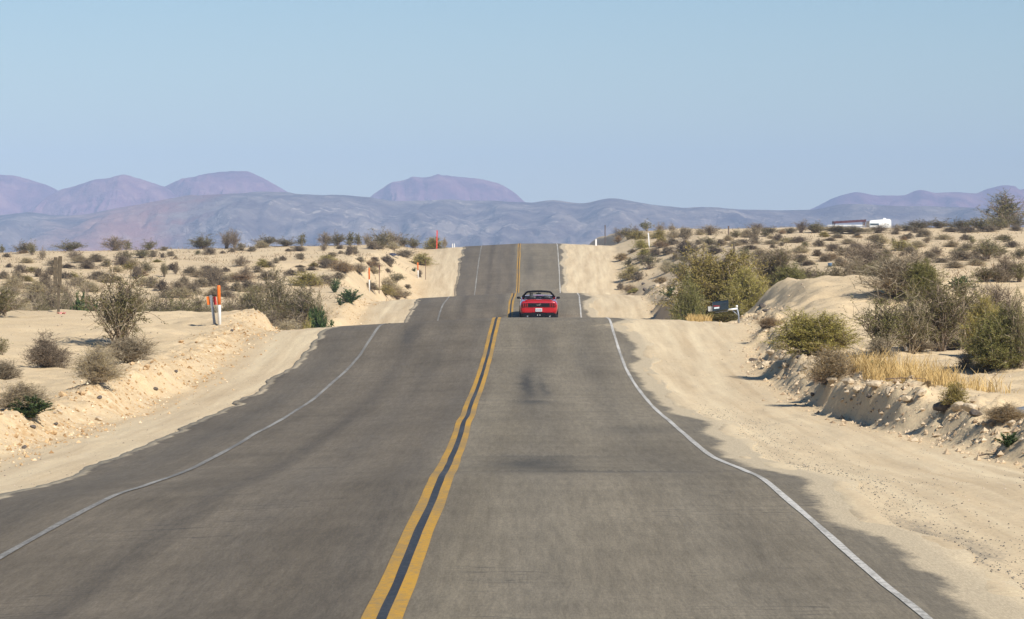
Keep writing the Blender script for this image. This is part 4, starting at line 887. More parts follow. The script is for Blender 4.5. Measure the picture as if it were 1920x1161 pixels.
# wooden sign seen from behind
p = foot(108, 588, 133.5); s = FPX/p.y; h = (-(482-VY)/FPX*p.y) - p.z; r = empty('wooden_sign', p, R(-8)); tag(r, 'tall narrow weathered wooden sign on a post behind the left mound', 'sign')
b = BM(); b.box((.03, 0, h/2 - .2), (.085, .09, h + .36), .006); b.build('post', M['wood'], r)
b = BM(); b.box((-.09, -.07, h - .52), (.14, .035, 1.02), .006); b.box((.075, -.062, h - .50), (.135, .035, 1.06), .006); b.build('board', M['wood'], r)
b = BM(); b.lathe([(.012, -.10), (.012, -.082)], 'Y', (.03, 0, h - 1.0), 8); b.lathe([(.012, -.10), (.012, -.082)], 'Y', (.03, 0, h - .1), 8); b.build('bolts', M['rust'], r)
r.rotation_euler = (0, R(1.2), R(-8))
o = BM(); rg = random.Random(4)
o.grid([[(-.15 + .05*i, -.1 + .05*j, .04 + .05*math.sin(i*1.7)*math.cos(j*1.3) + rg.uniform(-.015, .015)) for i in range(7)] for j in range(5)])
pk = foot(115, 590, 129); ob = o.build('rag', plain('pink_cloth', (.62, .26, .22), .9), None, True, pk + Vector((0, 0, .03))); tag(ob, 'small pink rag lying on the mound at the foot of the wooden sign', 'rag')
ob.modifiers.new('thick', 'SOLIDIFY').thickness = .006

# mailbox
p = foot(1386, 612, 121); r = empty('mailbox', p); tag(r, 'black mailbox with red lettering on a white pipe post by the right shoulder', 'mailbox')
s = FPX/p.y; hz = (-(577-VY)/FPX*p.y) - p.z
b = BM(); b.tube([(0, 0, -.3), (-.02, 0, hz*.5), (-.075, 0, hz)], .028, 10); b.build('post', M['steel'], r, True)
b = BM(); b.lathe([(.001, .085), (.03, .075), (.04, .05), (.03, .02), (.02, 0), (.02, -.02)], 'Z', (-.078, 0, hz), 12); b.build('knob', M['white_paint'], r, True)
tl = Matrix.Rotation(R(5.5), 3, 'Y'); org = Vector((-.075, 0, hz - .035))
def T(v): return org + tl.transposed() @ Vector(v) if False else org + Vector((v[0]*math.cos(R(7)) , v[1], v[2] + v[0]*math.sin(R(7))))
b = BM(); b.tube([T((.02, 0, 0)), T((-.30, 0, 0))], .032, 10); b.build('arm', M['white_paint'], r, True)
b = BM(); b.tube([T((-.302, 0, -.03)), T((-.70, 0, -.03))], .022, 10); b.build('support_rail', M['steel'], r, True)
b = BM(); b.tube([(-.05, 0, hz - .24), T((-.15, 0, -.03))], .015, 8); b.build('brace', M['steel'], r, True)
Lx0, Lx1, hb_, wb = -.80, -.29, .30, .115
arch = [(-wb, 0), (wb, 0), (wb, hb_ - wb*.75)] + [(wb*math.cos(R(a)), hb_ - wb*.75 + wb*.75*math.sin(R(a))) for a in range(15, 180, 15)] + [(-wb, hb_ - wb*.75)]
def shell(name, x0, x1, mat, parent, grow=0.0, zoff=.0):
    b = BM(); rows_ = []
    for x in (x0, x1): rows_.append([T((x, u*(1+grow), .015 + zoff + v*(1 + grow*.5))) for u, v in arch])
    vs = b.grid(rows_, True); b.bm.faces.new(vs[0]); b.bm.faces.new(vs[1][::-1]); return b.build(name, mat, parent)
box = shell('box', Lx0, Lx1, M['black_enamel'], r)
shell('rear_cap', Lx1 - .006, Lx1 + .012, M['black_enamel'], box, .05)
door = BM(); door.prism([(0, 0)]*0 or [(-.105, 0), (.105, 0), (.105, .155), (-.105, .155)], -.006, .006, 'X')
dm_ = door.build('door', M['white_paint'], r); dm_.location = T((Lx0 - .04, -.03, .02)); dm_.rotation_euler = (0, R(-7), R(62))
# red scrawl and a pale label on the side that faces the road user
b = BM(); x = Lx0 + .03
for k in range(8):
    hh = [.035, .05, .03, .045, .03, .05, .028, .036][k]
    b.tube([T((x, -wb - .004, .165 - k*.003)), T((x + .012, -wb - .004, .165 + hh - k*.003)), T((x + .022, -wb - .004, .168 - k*.003))], .005, 4); x += .026
b.build('lettering', M['red_ink'], box)
b = BM(); b.prism([(T((Lx0 + .05, 0, .085)).x, T((Lx0 + .05, 0, .085)).z), (T((Lx0 + .22, 0, .085)).x, T((Lx0 + .22, 0, .085)).z), (T((Lx0 + .22, 0, .135)).x, T((Lx0 + .22, 0, .135)).z), (T((Lx0 + .05, 0, .135)).x, T((Lx0 + .05, 0, .135)).z)], -wb - .005, -wb - .002, 'Y')
b.build('label_plate', M['label_white'], box)

# shelter, white fence and trailer beyond the right skyline
Ds = 700.0; sx = FPX/Ds
def sX(x): return (x - VX)/sx
zg = float(ground(sX(1592), Ds)); r = empty('open_shelter', (sX(1592), Ds, zg)); tag(r, 'open shelter with a dark red flat roof on posts beyond the right skyline', 'shelter')
hw = (1622 - 1562)/sx/2; zr0 = (-(417.5-VY)/sx) - zg; zr1 = (-(414-VY)/sx) - zg
M['maroon'] = plain('dark_red_roof', (.075, .022, .024), .8, 0, .3, 3)
b = BM(); b.prism([(-hw, zr0 - .2), (hw, zr1 - .2), (hw, zr1 + .2), (-hw, zr0 + .2)], -2.2, 2.2, 'Y')
for k in range(9): u = -hw + 2*hw*k/8; zz = zr0 + (zr1-zr0)*k/8; b.box((u, 0, zz + .215), (.12, 4.5, .05))
b.build('roof', M['maroon'], r)
for xx, zz in ((-hw + .15, zr0), (hw - .2, zr1)):
    for yy in (-1.9, 1.9): b = BM(); b.box((xx, yy, zz/2 - .1), (.16, .16, zz - .2), .01); b.build('post', M['wood_dark'], r)
b = BM(); b.prism([(hw - .45, zr1*.62), (hw - .3, zr1*.62), (hw - .22, zr1 - .25), (hw - .35, zr1 - .25)], -1.95, -1.85); b.build('brace', M['wood_dark'], r)
zf = float(ground(sX(1587), 706)); r = empty('white_fence', ((1587-VX)/FPX*706, 706, zf)); tag(r, 'low white fence showing beneath the roof of the open shelter', 'fence')
hwf = 35*706/FPX; zt = -(421.5-VY)/FPX*706 - zf
b = BM()
for k in range(3): b.box((0, 0, zt - .16 - k*.42), (2*hwf, .05, .30), .01)
b.build('rails', M['white_paint'], r)
for k in range(6): b = BM(); b.box((-hwf + 2*hwf*k/5, .08, zt/2 - .05), (.12, .1, zt + .06), .01); b.build('post', M['white_paint'], r)
zg = float(ground(sX(1647), Ds)); r = empty('travel_trailer', (sX(1647.5), Ds, zg), R(12)); tag(r, 'white rounded travel trailer parked beside the open shelter', 'trailer')
hw = (1669.5 - 1625)/sx/2*.96; zt = -(410.8-VY)/sx - zg
prof = [(-hw, .55), (hw*.96, .55), (hw, .9), (hw, zt - .45), (hw*.95, zt - .12), (hw*.80, zt), (hw*.2, zt - .10), (-hw*.55, zt - .22), (-hw*.93, zt - .32), (-hw, zt - .55)]
b = BM(); b.prism(prof, -1.1, 1.1); bmesh.ops.bevel(b.bm, geom=[e for e in b.bm.edges], offset=.08, segments=2, affect='EDGES'); body = b.build('body', M['white_paint'], r)
M['dark_glass'] = plain('dark_glass', (.03, .045, .06), .1, 0, .2, 3)
M['blue_stripe'] = plain('grey_blue_panel', (.16, .22, .27), .5, 0, .15, 3)
b = BM(); b.box((-hw*.55, -1.11, zt - 1.02), (hw*.85, .03, .42), .01); w_ = b.build('window', M['blue_stripe'], r)
b = BM(); b.box((-hw*.55, -1.127, zt - 1.02), (hw*.72, .012, .30), .004); b.build('pane', M['dark_glass'], w_)
b = BM(); b.box((hw*.45, -1.11, zt - 1.35), (.62, .03, 1.35), .02); dr = b.build('door', M['white_paint'], r)
b = BM(); b.box((hw*.45 + .22, -1.135, zt - 1.4), (.05, .03, .1), .008); b.build('handle', M['steel'], dr)
M['rubber'] = plain('tyre_rubber', (.018, .018, .018), .9, 0, .2, 10)
for sy in (-1.0, 1.0):
    b = BM(); b.lathe([(.15, -.1), (.33, -.1), (.36, -.05), (.36, .05), (.33, .1), (.15, .1)], 'Y', (-.1, sy, .36), 20); t_ = b.build('wheel', M['rubber'], r, True)
    b = BM(); b.lathe([(.001, -.09), (.15, -.09), (.16, 0), (.15, .09), (.001, .09)], 'Y', (-.1, sy, .36), 16); b.build('rim', M['steel'], t_, True)
b = BM(); b.tube([(hw*.9, -.5, .5), (hw + 1.0, 0, .5)], .05, 6); b.tube([(hw*.9, .5, .5), (hw + 1.0, 0, .5)], .05, 6); b.build('hitch', M['steel'], r)
b = BM(); b.box((hw*.5, 0, zt + .05), (.6, .6, .22), .05); b.build('roof_vent', M['white_paint'], r)

# odds and ends lying in the desert
p = foot(737, 481); rg = random.Random(8); k = 26*p.y/FPX; b = BM()
b.grid([[(k*(i/8 - .5), .5*k*(j/5 - .5), max(0, .30*math.sin(math.pi*i/8)*math.sin(math.pi*(j+.4)/6)*(1.3 - i/9) + rg.uniform(-.05, .05))) for i in range(9)] for j in range(6)])
o = b.build('tarp', plain('blue_black_tarp', (.018, .022, .045), .55, 0, .4, 4), None, False, p + Vector((0, 0, .03))); tag(o, 'crumpled blue black tarp on the sand beside a wide grey bush near the far crest', 'tarp'); o.modifiers.new('thick', 'SOLIDIFY').thickness = .01
p = foot(1556, 501); b = BM(); q = 8*p.y/FPX
b.lathe([(.001, .01), (q*.42, .0), (q*.5, q*.75), (q*.56, q*.8), (q*.56, q*.86), (q*.48, q*.86), (q*.40, .05), (.001, .05)], 'Z', (0, 0, 0), 20)
tag(b.build('plastic_tub', plain('blue_plastic', (.10, .22, .42), .5, 0, .1, 5), None, True, p), 'small blue plastic tub lying on the sand right of a low grey bush', 'tub')
p = foot(1701, 659); b = BM(); q = 9*p.y/FPX
b.lathe([(.001, 0), (q*.42, .005), (q*.5, q*.12), (q*.5, q*.55), (q*.32, q*.8), (q*.17, q*.88), (q*.17, q), (.001, q)], 'Z', (0, 0, 0), 16)
r = b.build('plastic_jug', M['white_plastic'], None, True, p); tag(r, 'small white plastic jug on the sand in front of the right thicket', 'jug')
b = BM(); b.lathe([(q*.19, q), (q*.19, q*1.08), (.001, q*1.08)], 'Z', (0, 0, 0), 12); b.build('cap', M['white_paint'], r, True)
p = foot(1915, 779); b = BM(); b.prism([(-.22, 0), (.5, -.02), (.55, .08), (.1, .10), (-.12, .07)], -.25, .3); bmesh.ops.bevel(b.bm, geom=list(b.bm.edges), offset=.02, segments=2, affect='EDGES')
tag(b.build('flat_slab', plain('grey_sheet', (.21, .225, .24), .6, 0, .12, 5), None, False, p), 'flat grey slab cut by the right frame edge behind the low rusty brush', 'slab')
for x, y, ln, a, lab in ((1700, 714, .8, .15, 'thin bare branch lying across the golden grass edge on the right'), (1862, 860, .55, .5, 'short dry stick lying on the right shoulder below the green sprig'), (88, 772, .4, .1, 'short dark stick on the sand beside the low dark green shrub')):
    p = foot(x, y); b = BM(); b.tube([(-ln/2, 0, .03), (-ln*.15, .05, .05), (ln*.2, .02, .045), (ln/2, .1, .03)], [.012, .011, .009, .004], 6); o = b.build('dry_stick', M['wood_dark'], None, False, p); o.rotation_euler = (0, 0, a); tag(o, lab, 'stick')

# ------------------------------------------------------------------ red convertible
M['red_car'], nt, b_ = new_mat('red_car_paint'); b_.inputs['Base Color'].default_value = (.50, .006, .012, 1); b_.inputs['Roughness'].default_value = .32; b_.inputs['Coat Weight'].default_value = 1.0; b_.inputs['Coat Roughness'].default_value = .04
fl = N(nt, 'ShaderNodeTexNoise', Scale=60.0, Detail=3.0); L(nt, ramp(nt, fl.outputs['Fac'], [(.3, (.40, .003, .008)), (.7, (.48, .005, .011))]), b_.inputs['Base Color'])
M['gloss_black'] = plain('gloss_black', (.008, .008, .010), .12, 0, .2, 5); M['matt_black'] = plain('matt_black_plastic', (.007, .007, .008), .7, 0, .2, 8, 0, .15)
M['lamp_red'] = plain('tail_lamp_red', (.30, .006, .008), .15, 0, .15, 6, .6); M['chrome'] = plain('chrome', (.7, .7, .72), .12, 1, .03, 5); M['plate'] = plain('plate_white', (.60, .61, .60), .4, 0, .03, 8)
M['plate_ink'] = plain('plate_blue', (.05, .08, .24), .5); M['leather'] = plain('black_leather', (.016, .016, .018), .55, 0, .25, 15); M['alloy'] = plain('dark_alloy', (.16, .16, .17), .3, .9, .1, 6)
gm, nt, b_ = new_mat('windscreen_glass'); b_.inputs['Base Color'].default_value = (.93, .96, .94, 1); b_.inputs['Transmission Weight'].default_value = 1; b_.inputs['Roughness'].default_value = 0; b_.inputs['IOR'].default_value = 1.02; b_.inputs['Specular IOR Level'].default_value = .5
Dc = 186.0; Xc = (1010.2 - VX)/FPX*Dc
za, zb_ = float(road_s(np.array([Xc]), np.array([Dc + 1.0]))[0]), float(road_s(np.array([Xc]), np.array([Dc + 3.72]))[0])
pitch = math.atan2(zb_ - za, 2.72)
car = empty('convertible_car', (Xc, Dc, za - math.tan(pitch)*1.0)); car.rotation_euler = (pitch, 0, 0); tag(car, 'red convertible with its top down driving away on the right lane', 'car')
# lofted body: half outlines from the belly up over the shoulder to the middle of the deck
SEC = [ # y, [(x, z) ...]
 (.00, [(0, .44), (.62, .44), (.80, .50), (.865, .62), (.875, .74), (.855, .90), (.80, 1.00), (.70, 1.045), (.35, 1.065), (0, 1.07)]),
 (.10, [(0, .30), (.70, .30), (.86, .42), (.915, .60), (.925, .74), (.905, .90), (.84, 1.01), (.72, 1.062), (.35, 1.085), (0, 1.09)]),
 (.42, [(0, .24), (.76, .24), (.91, .34), (.955, .58), (.962, .74), (.945, .90), (.875, 1.015), (.74, 1.062), (.35, 1.08), (0, 1.085)]),
 (1.0, [(0, .22), (.78, .22), (.93, .32), (.965, .56), (.97, .72), (.95, .89), (.885, 1.005), (.76, 1.05), (.36, 1.068), (0, 1.07)]),
 (1.38, [(0, .22), (.78, .22), (.925, .30), (.95, .54), (.955, .70), (.938, .87), (.88, .985), (.76, 1.03), (.36, 1.04), (0, 1.04)]),
 (1.46, [(0, .22), (.78, .22), (.925, .30), (.948, .54), (.952, .70), (.936, .87), (.88, .982), (.76, 1.02), (.70, .98), (0, .98)]),
 (1.52, [(0, .22), (.78, .22), (.92, .30), (.945, .54), (.948, .70), (.934, .87), (.88, .98), (.76, 1.01), (.68, .45), (0, .42)]),
 (2.2, [(0, .22), (.78, .22), (.915, .29), (.935, .54), (.94, .70), (.925, .86), (.88, .97), (.77, 1.00), (.69, .42), (0, .40)]),
 (2.85, [(0, .22), (.78, .22), (.92, .29), (.94, .54), (.945, .70), (.928, .86), (.88, .97), (.77, 1.00), (.69, .42), (0, .40)]),
 (2.95, [(0, .22), (.78, .22), (.92, .29), (.945, .54), (.95, .70), (.93, .86), (.88, .97), (.77, 1.01), (.68, 1.0), (0, 1.01)]),
 (3.1, [(0, .22), (.78, .22), (.925, .30), (.95, .54), (.955, .70), (.932, .86), (.88, .965), (.76, 1.01), (.36, 1.03), (0, 1.035)]),
 (3.72, [(0, .22), (.78, .22), (.93, .30), (.962, .52), (.965, .68), (.94, .83), (.86, .92), (.72, .97), (.36, .99), (0, .995)]),
 (4.40, [(0, .22), (.74, .22), (.86, .30), (.91, .46), (.91, .60), (.88, .73), (.80, .81), (.66, .85), (.34, .88), (0, .885)]),
 (4.72, [(0, .28), (.60, .28), (.72, .34), (.77, .46), (.77, .58), (.74, .67), (.66, .73), (.54, .76), (.28, .785), (0, .79)]),
 (4.80, [(0, .36), (.50, .36), (.58, .40), (.62, .48), (.62, .56), (.60, .62), (.54, .67), (.44, .69), (.24, .71), (0, .715)])]
b = BM(); rws = []
for y, pts in SEC:
    full = [(-x, y, z) for x, z in pts[::-1]][:-1] + [(x, y, z) for x, z in pts]
    rws.append(full[:-1] if abs(full[0][0]) > 9 else full)
vs = b.grid(rws); b.bm.faces.new(vs[0]); b.bm.faces.new(vs[-1][::-1]); body = b.build('body', M['red_car'], car, True)
sd = body.modifiers.new('round', 'SUBSURF'); sd.levels = 2; sd.render_levels = 2
b = BM(); b.prism([(-.70, 1.052), (.70, 1.052), (.66, 1.105), (.3, 1.125), (-.3, 1.125), (-.66, 1.105)], .015, .16); bmesh.ops.bevel(b.bm, geom=list(b.bm.edges), offset=.014, segments=2, affect='EDGES'); b.build('spoiler', M['red_car'], car)
b = BM(); b.prism([(-.50, .765), (.50, .765), (.53, .955), (-.53, .955)], -.03, .06); b.build('rear_panel', M['gloss_black'], car)
for sx in (-1, 1):
    b = BM(); b.prism([(sx*.505, .765), (sx*.845, .775), (sx*.825, .935), (sx*.535, .95)], -.016, .07); t_ = b.build('tail_light', M['gloss_black'], car)
    for k in range(3):
        x0 = .548 + k*.098; b = BM(); b.prism([(sx*x0, .782), (sx*(x0 + .058), .784), (sx*(x0 + .052), .928), (sx*(x0 - .004), .932)], -.034, -.017); b.build('lens', M['lamp_red'], t_)
em = [(-.13, .012), (-.10, .035), (-.05, .022), (.0, .03), (.035, .045), (.06, .075), (.085, .08), (.12, .055), (.10, .048), (.085, .05), (.075, .02), (.12, .03), (.115, .018), (.07, -.002), (.03, -.005), (.05, -.035), (.035, -.04), (.005, -.012), (-.05, -.008), (-.09, -.045), (-.10, -.036), (-.075, .0), (-.10, .012)]
b = BM(); b.prism([(x*1.0, .855 + z) for x, z in em], -.048, -.031); b.build('emblem', M['chrome'], car)
b = BM(); b.box((0, -.028, .615), (.335, .03, .165), .004); pl = b.build('license_plate', M['plate'], car)
b = BM(); rg = random.Random(3)
for k in range(7):
    x = -.125 + k*.0417
    for q in range(3): b.box((x + rg.uniform(-.008, .008), -.0455, .585 + q*.026), (rg.uniform(.012, .028), .004, .018))
b.build('plate_marks', M['plate_ink'], pl)
b = BM(); b.prism([(-.30, .50), (.30, .50), (.27, .74), (-.27, .74)], -.006, .05); b.build('plate_recess', M['red_car'], car)
b = BM(); b.prism([(-.86, .30), (-.60, .20), (.60, .20), (.86, .30), (.84, .42), (.72, .45), (.66, .475), (-.66, .475), (-.72, .45), (-.84, .42)], -.035, .30)
for k in range(5): b.box((-.36 + k*.18, -.045, .30), (.02, .05, .15))
df = b.build('diffuser', M['matt_black'], car)
for sx in (-1, 1):
    b = BM(); b.lathe([(.034, -.06), (.042, -.07), (.042, .15), (.034, .15)], 'Y', (sx*.06 if False else sx*.56, 0, .30), 14); b.build('exhaust_pipe', M['chrome'], car, True)
    b = BM(); b.prism([(sx*.60, .475), (sx*.80, .49), (sx*.80, .515), (sx*.60, .50)], -.022, .05); b.build('reflector', M['lamp_red'], car)
b = BM(); b.lathe([(.022, -.06), (.022, -.04), (.001, -.04)], 'Y', (-.06, 0, .36), 10); b.lathe([(.022, -.06), (.022, -.04), (.001, -.04)], 'Y', (.06, 0, .36), 10); b.build('reverse_lamp', M['plate'], car)
for sx in (-1, 1):
    for y in (1.0, 3.72):
        b = BM(); b.lathe([(.24, -.12), (.325, -.125), (.35, -.09), (.352, .0), (.35, .09), (.325, .125), (.24, .12), (.24, -.12)], 'X', (sx*.845, y, .352), 32)
        wl = b.build('wheel', M['rubber'], car, True)
        b = BM(); b.lathe([(.24, -.11), (.24, .11), (.225, .11), (.21, .03), (.21, -.11)], 'X', (sx*.845, y, .352), 28)
        for k in range(10):
            a = k*math.pi/5; b.box((sx*.845 + sx*.085, y + .12*math.cos(a), .352 + .12*math.sin(a)), (.03, .22, .03), .004, Matrix.Rotation(a, 3, 'X'))
        b.lathe([(.001, .09), (.05, .09), (.055, .05), (.001, .05)] if sx > 0 else [(.001, -.09), (.05, -.09), (.055, -.05), (.001, -.05)], 'X', (sx*.845, y, .352), 14)
        b.build('rim', M['alloy'], wl)
    b = BM(); b.lathe([(.36, -.02), (.405, -.015), (.405, .02), (.36, .02)], 'X', (sx*.955, 1.0, .352), 28); 
    bmesh.ops.delete(b.bm, geom=[v for v in b.bm.verts if v.co.z < .30], context='VERTS'); b.build('wheel_arch', M['matt_black'], car)
    # door mirrors on stalks
    b = BM(); b.lathe([(.001, -.11), (.06, -.10), (.085, -.04), (.085, .02), (.07, .07), (.001, .085)], 'X', (0, 0, 0), 14)
    mr = b.build('side_mirror', M['matt_black'], car, True); mr.location = (sx*1.0, 2.72, 0.97); mr.scale = (.95, .8, .72)
    b = BM(); b.tube([(sx*.88, 2.74, .92), (sx*.95, 2.73, .95)], .022, 8); b.build('mirror_stalk', M['matt_black'], car)
    b = BM(); b.box((sx*.955, 1.75, .80), (.02, .16, .025), .006); b.build('door_handle', M['red_car'], car)
# windscreen: black frame round clear glass
def ws(u, v): # u -1..1, v 0..1 up the raked screen
    return Vector((u*(.80 - .21*v), 2.98 - .62*v - .06*(1 - u*u)*0, 1.00 + .295*v + .035*(1 - u*u)*v))
b = BM(); b.tube([ws(-1, 0), ws(-1, .5), ws(-1, .92)] + [ws(u, 1) for u in (-.93, -.6, -.2, .2, .6, .93)] + [ws(1, .92), ws(1, .5), ws(1, 0)], .050, 8)
b.tube([ws(-1, 0), ws(0, .02), ws(1, 0)], .03, 8); wf = b.build('windscreen_frame', M['matt_black'], car, True)
b = BM(); b.grid([[ws(u*.98, v) for u in np.linspace(-1, 1, 9)] for v in np.linspace(.03, .98, 5)]); b.build('windscreen', gm, wf, True)
b = BM(); b.box((0, 2.40, 1.20), (.24, .03, .065), .015); b.tube([(0, 2.41, 1.22), (0, 2.42, 1.27)], .012, 6); b.build('rear_view_mirror', M['matt_black'], car)
b = BM(); b.prism([(2.45, .80), (2.55, .98), (2.96, 1.02), (2.96, .7)], -.72, .72, 'X') ; bmesh.ops.bevel(b.bm, geom=list(b.bm.edges), offset=.03, segments=2, affect='EDGES'); b.build('dashboard', M['leather'], car)
b = BM(); 
for k in range(2): pass
ring = [(-.37 + .185*math.cos(a), 2.36 - .06*math.sin(a), .80 + .175*math.sin(a)) for a in np.linspace(0, 2*math.pi, 25)]
b.tube(ring, .016, 6, False); b.tube([(-.37, 2.36, .80), (-.37, 2.56, .76)], .03, 8)
for a in (0, math.pi, -math.pi/2): b.tube([(-.37, 2.37, .80), (-.37 + .18*math.cos(a), 2.36 - .06*math.sin(a), .80 + .17*math.sin(a))], .014, 6)
b.build('steering_wheel', M['leather'], car)
for sx in (-1, 1):
    st = BM(); st.box((sx*.37, 1.98, .56), (.50, .52, .16), .05); st.box((sx*.37, 1.70, .86), (.48, .14, .60), .05, Matrix.Rotation(R(-14), 3, 'X'))
    so_ = st.build('front_seat', M['leather'], car, True)
    b = BM(); b.box((sx*.37, 1.60, 1.10), (.27, .10, .17), .04, Matrix.Rotation(R(-10), 3, 'X')); b.tube([(sx*.37 - .06, 1.63, 1.0), (sx*.37 - .06, 1.60, 1.08)], .009, 6); b.tube([(sx*.37 + .06, 1.63, 1.0), (sx*.37 + .06, 1.60, 1.08)], .009, 6)
    b.build('headrest', M['leather'], so_, True)
b = BM(); b.box((0, 1.54, .80), (1.24, .12, .42), .04); b.build('rear_seat', M['leather'], car, True)
b = BM(); b.prism([(-.66, 1.03), (.66, 1.03), (.62, 1.075), (-.62, 1.075)], 1.10, 1.48); bmesh.ops.bevel(b.bm, geom=list(b.bm.edges), offset=.015, segments=2, affect='EDGES'); b.build('folded_top', M['matt_black'], car)

# ------------------------------------------------------------------ the driver
def skin(name, joints, bones, mat, parent, sub=2):
    me = bpy.data.meshes.new(name); keys = list(joints); ix = {k: i for i, k in enumerate(keys)}
    me.from_pydata([joints[k][0] for k in keys], [(ix[a], ix[b]) for a, b in bones], []); me.materials.append(mat)
    o = link(name, me, parent); sk = o.modifiers.new('skin', 'SKIN'); sk.use_smooth_shade = True
    for k in keys:
        sv = me.skin_vertices[0].data[ix[k]]; rr_ = joints[k][1]; sv.radius = (rr_, rr_) if not isinstance(rr_, tuple) else rr_; sv.use_root = (k == keys[0])
    s_ = o.modifiers.new('sub', 'SUBSURF'); s_.levels = sub; s_.render_levels = sub; return o
M['skin'] = plain('skin', (.42, .24, .16), .6, 0, .08, 10); M['hair'] = plain('dark_hair', (.020, .015, .012), .6, 0, .3, 30); M['shirt'] = plain('dark_shirt', (.025, .03, .06), .85, 0, .2, 12)
x0 = -.37
J = {'pelvis': ((x0, 1.86, .74), (.15, .11)), 'belly': ((x0, 1.83, .88), (.14, .10)), 'chest': ((x0, 1.80, 1.02), (.15, .105)), 'collar': ((x0, 1.80, 1.10), (.075, .065)), 'neck': ((x0, 1.80, 1.15), .052),
     'skull_base': ((x0, 1.81, 1.205), (.066, .078)), 'skull': ((x0, 1.82, 1.275), (.075, .092)), 'crown': ((x0, 1.815, 1.335), (.055, .065)), 'jaw': ((x0, 1.875, 1.20), (.040, .030)), 'nose': ((x0, 1.925, 1.245), .012), 'brow': ((x0, 1.89, 1.265), (.05, .03))}
Bn = [('pelvis', 'belly'), ('belly', 'chest'), ('chest', 'collar'), ('collar', 'neck'), ('neck', 'skull_base'), ('skull_base', 'skull'), ('skull', 'crown'), ('skull_base', 'jaw'), ('skull', 'brow'), ('brow', 'nose')]
for s_, t_ in ((-1, 'l'), (1, 'r')):
    hx, hy, hz_ = x0 + s_*.165, 2.33, .985
    J.update({t_+'sh': ((x0 + s_*.17, 1.80, 1.07), .062), t_+'el': ((x0 + s_*.25, 2.02, .90), .042), t_+'wr': ((hx + s_*.015, 2.25, .955), .028), t_+'pa': ((hx, 2.31, .975), (.034, .018)),
              t_+'hip': ((x0 + s_*.09, 1.95, .72), .085), t_+'kn': ((x0 + s_*.14, 2.38, .78), .06), t_+'an': ((x0 + s_*.12, 2.72, .50), .042), t_+'to': ((x0 + s_*.12, 2.88, .52), .038)})
    Bn += [('chest', t_+'sh'), (t_+'sh', t_+'el'), (t_+'el', t_+'wr'), (t_+'wr', t_+'pa'), ('pelvis', t_+'hip'), (t_+'hip', t_+'kn'), (t_+'kn', t_+'an'), (t_+'an', t_+'to')]
    for f in range(4):
        fx = hx + s_*(.030 - .018*f)*.9; l_ = (.9, 1, .96, .78)[f]
        J[f'{t_}f{f}a'] = ((fx, 2.345, 1.0 + .002*f), .0095); J[f'{t_}f{f}b'] = ((fx - s_*.002, 2.372*1 + .012*l_, .990), .0085); J[f'{t_}f{f}c'] = ((fx - s_*.004, 2.378, .990 - .034*l_), .0075)
        Bn += [(t_+'pa', f'{t_}f{f}a'), (f'{t_}f{f}a', f'{t_}f{f}b'), (f'{t_}f{f}b', f'{t_}f{f}c')]
    J[t_+'th1'] = ((hx - s_*.036, 2.315, .985), .011); J[t_+'th2'] = ((hx - s_*.048, 2.345, .965), .009); Bn += [(t_+'pa', t_+'th1'), (t_+'th1', t_+'th2')]
per = empty('person', car.location); per.rotation_euler = car.rotation_euler; per.location.z -= .09; tag(per, 'dark haired driver in a dark shirt at the wheel of the red convertible', 'person')
bd = skin('body', J, Bn, M['skin'], per)
JS = {k: (J[k][0], (J[k][1][0] + .012, J[k][1][1] + .012) if isinstance(J[k][1], tuple) else J[k][1] + .012) for k in ('belly', 'pelvis', 'chest', 'lsh', 'rsh', 'lel', 'rel')}
JS['collar'] = ((x0, 1.80, 1.095), (.09, .08)); skin('shirt', JS, [('belly', 'pelvis'), ('belly', 'chest'), ('chest', 'collar'), ('chest', 'lsh'), ('chest', 'rsh'), ('lsh', 'lel'), ('rsh', 'rel')], M['shirt'], per)
JH = {'a': ((x0, 1.80, 1.285), (.088, .098)), 'b': ((x0, 1.765, 1.215), (.075, .05)), 'c': ((x0, 1.815, 1.345), (.062, .074)), 'd': ((x0, 1.755, 1.165), (.055, .03))}
skin('hair', JH, [('a', 'b'), ('a', 'c'), ('b', 'd')], M['hair'], per)


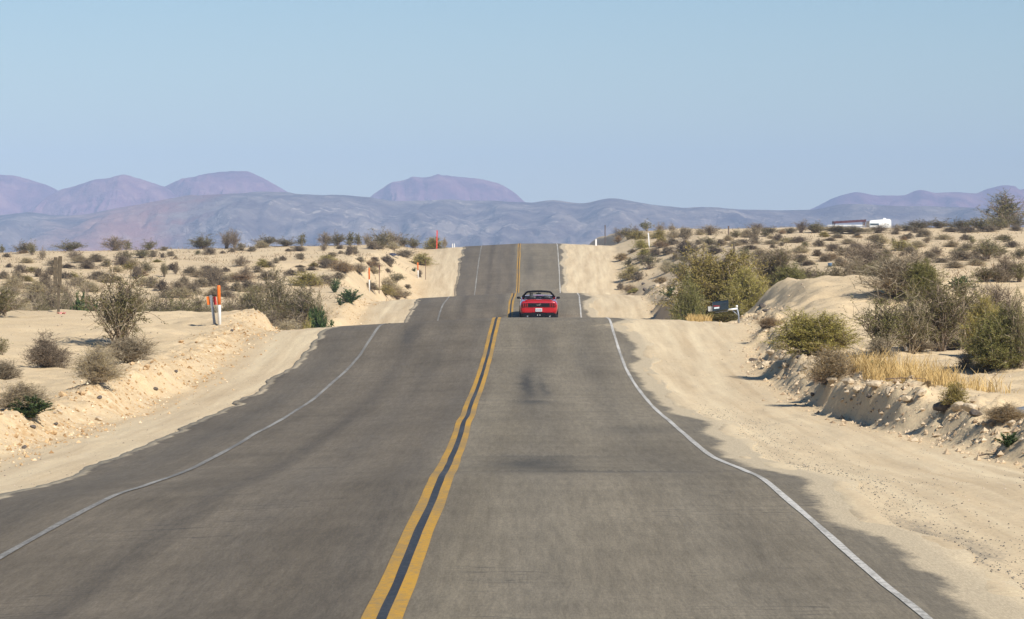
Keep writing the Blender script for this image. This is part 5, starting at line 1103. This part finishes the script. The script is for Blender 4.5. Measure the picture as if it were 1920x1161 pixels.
# ------------------------------------------------------------------ air
hb = BM(); hb.box((0, 4500, 95), (8400, 9800, 330)); 
hm = bpy.data.materials.new('haze'); hm.use_nodes = True; nt = hm.node_tree; nt.nodes.clear()
out = nt.nodes.new('ShaderNodeOutputMaterial'); pv = nt.nodes.new('ShaderNodeVolumePrincipled')
pv.inputs['Density'].default_value = 1.5e-4; pv.inputs['Color'].default_value = (.475, .635, .93, 1); pv.inputs['Anisotropy'].default_value = -.31
pv.inputs['Density Attribute'].default_value = ''
L(nt, pv.outputs[0], out.inputs['Volume'])
tag(hb.build('haze', hm), kind='stuff')

# ------------------------------------------------------------------ light, sky, camera
SUN_EL, SUN_AZ = 38.0, -53.0     # azimuth measured from +X towards +Y: the sun stands to the right, a little behind the camera
d = Vector((math.cos(R(SUN_EL))*math.cos(R(SUN_AZ)), math.cos(R(SUN_EL))*math.sin(R(SUN_AZ)), math.sin(R(SUN_EL))))
sl = bpy.data.lights.new('sun', 'SUN'); sl.energy = 5.0; sl.angle = R(.55); sl.color = (1, .955, .88)
so = bpy.data.objects.new('sun', sl); COL.objects.link(so); so.rotation_euler = (-d).to_track_quat('-Z', 'Y').to_euler(); so.location = (60, 0, 60)
w = bpy.data.worlds.new('World'); SC.world = w; w.use_nodes = True; nt = w.node_tree
bg = nt.nodes['Background']; sky = nt.nodes.new('ShaderNodeTexSky'); sky.sky_type = 'NISHITA'; sky.sun_disc = False
sky.sun_elevation = R(SUN_EL); sky.sun_rotation = R(90 - SUN_AZ); sky.altitude = 600; sky.air_density = 1.0; sky.dust_density = .3; sky.ozone_density = 3.0
hs = nt.nodes.new('ShaderNodeHueSaturation'); hs.inputs['Saturation'].default_value = 1.2; hs.inputs['Value'].default_value = 1.02
L(nt, sky.outputs[0], hs.inputs['Color']); L(nt, hs.outputs[0], bg.inputs['Color']); bg.inputs['Strength'].default_value = .072

cam = bpy.data.cameras.new('camera'); co = bpy.data.objects.new('camera', cam); COL.objects.link(co)
co.location = (0, 0, 0); co.rotation_euler = (R(90), 0, 0)
cam.sensor_width = 36; cam.lens = 36*FPX/1920; cam.clip_start = .5; cam.clip_end = 30000
cam.shift_x = -(VX - 960)/1920; cam.shift_y = (VY - 580.5)/1920
SC.camera = co
SC.view_settings.view_transform = 'Standard'; SC.view_settings.look = 'None'; SC.view_settings.exposure = .32; SC.view_settings.gamma = 1
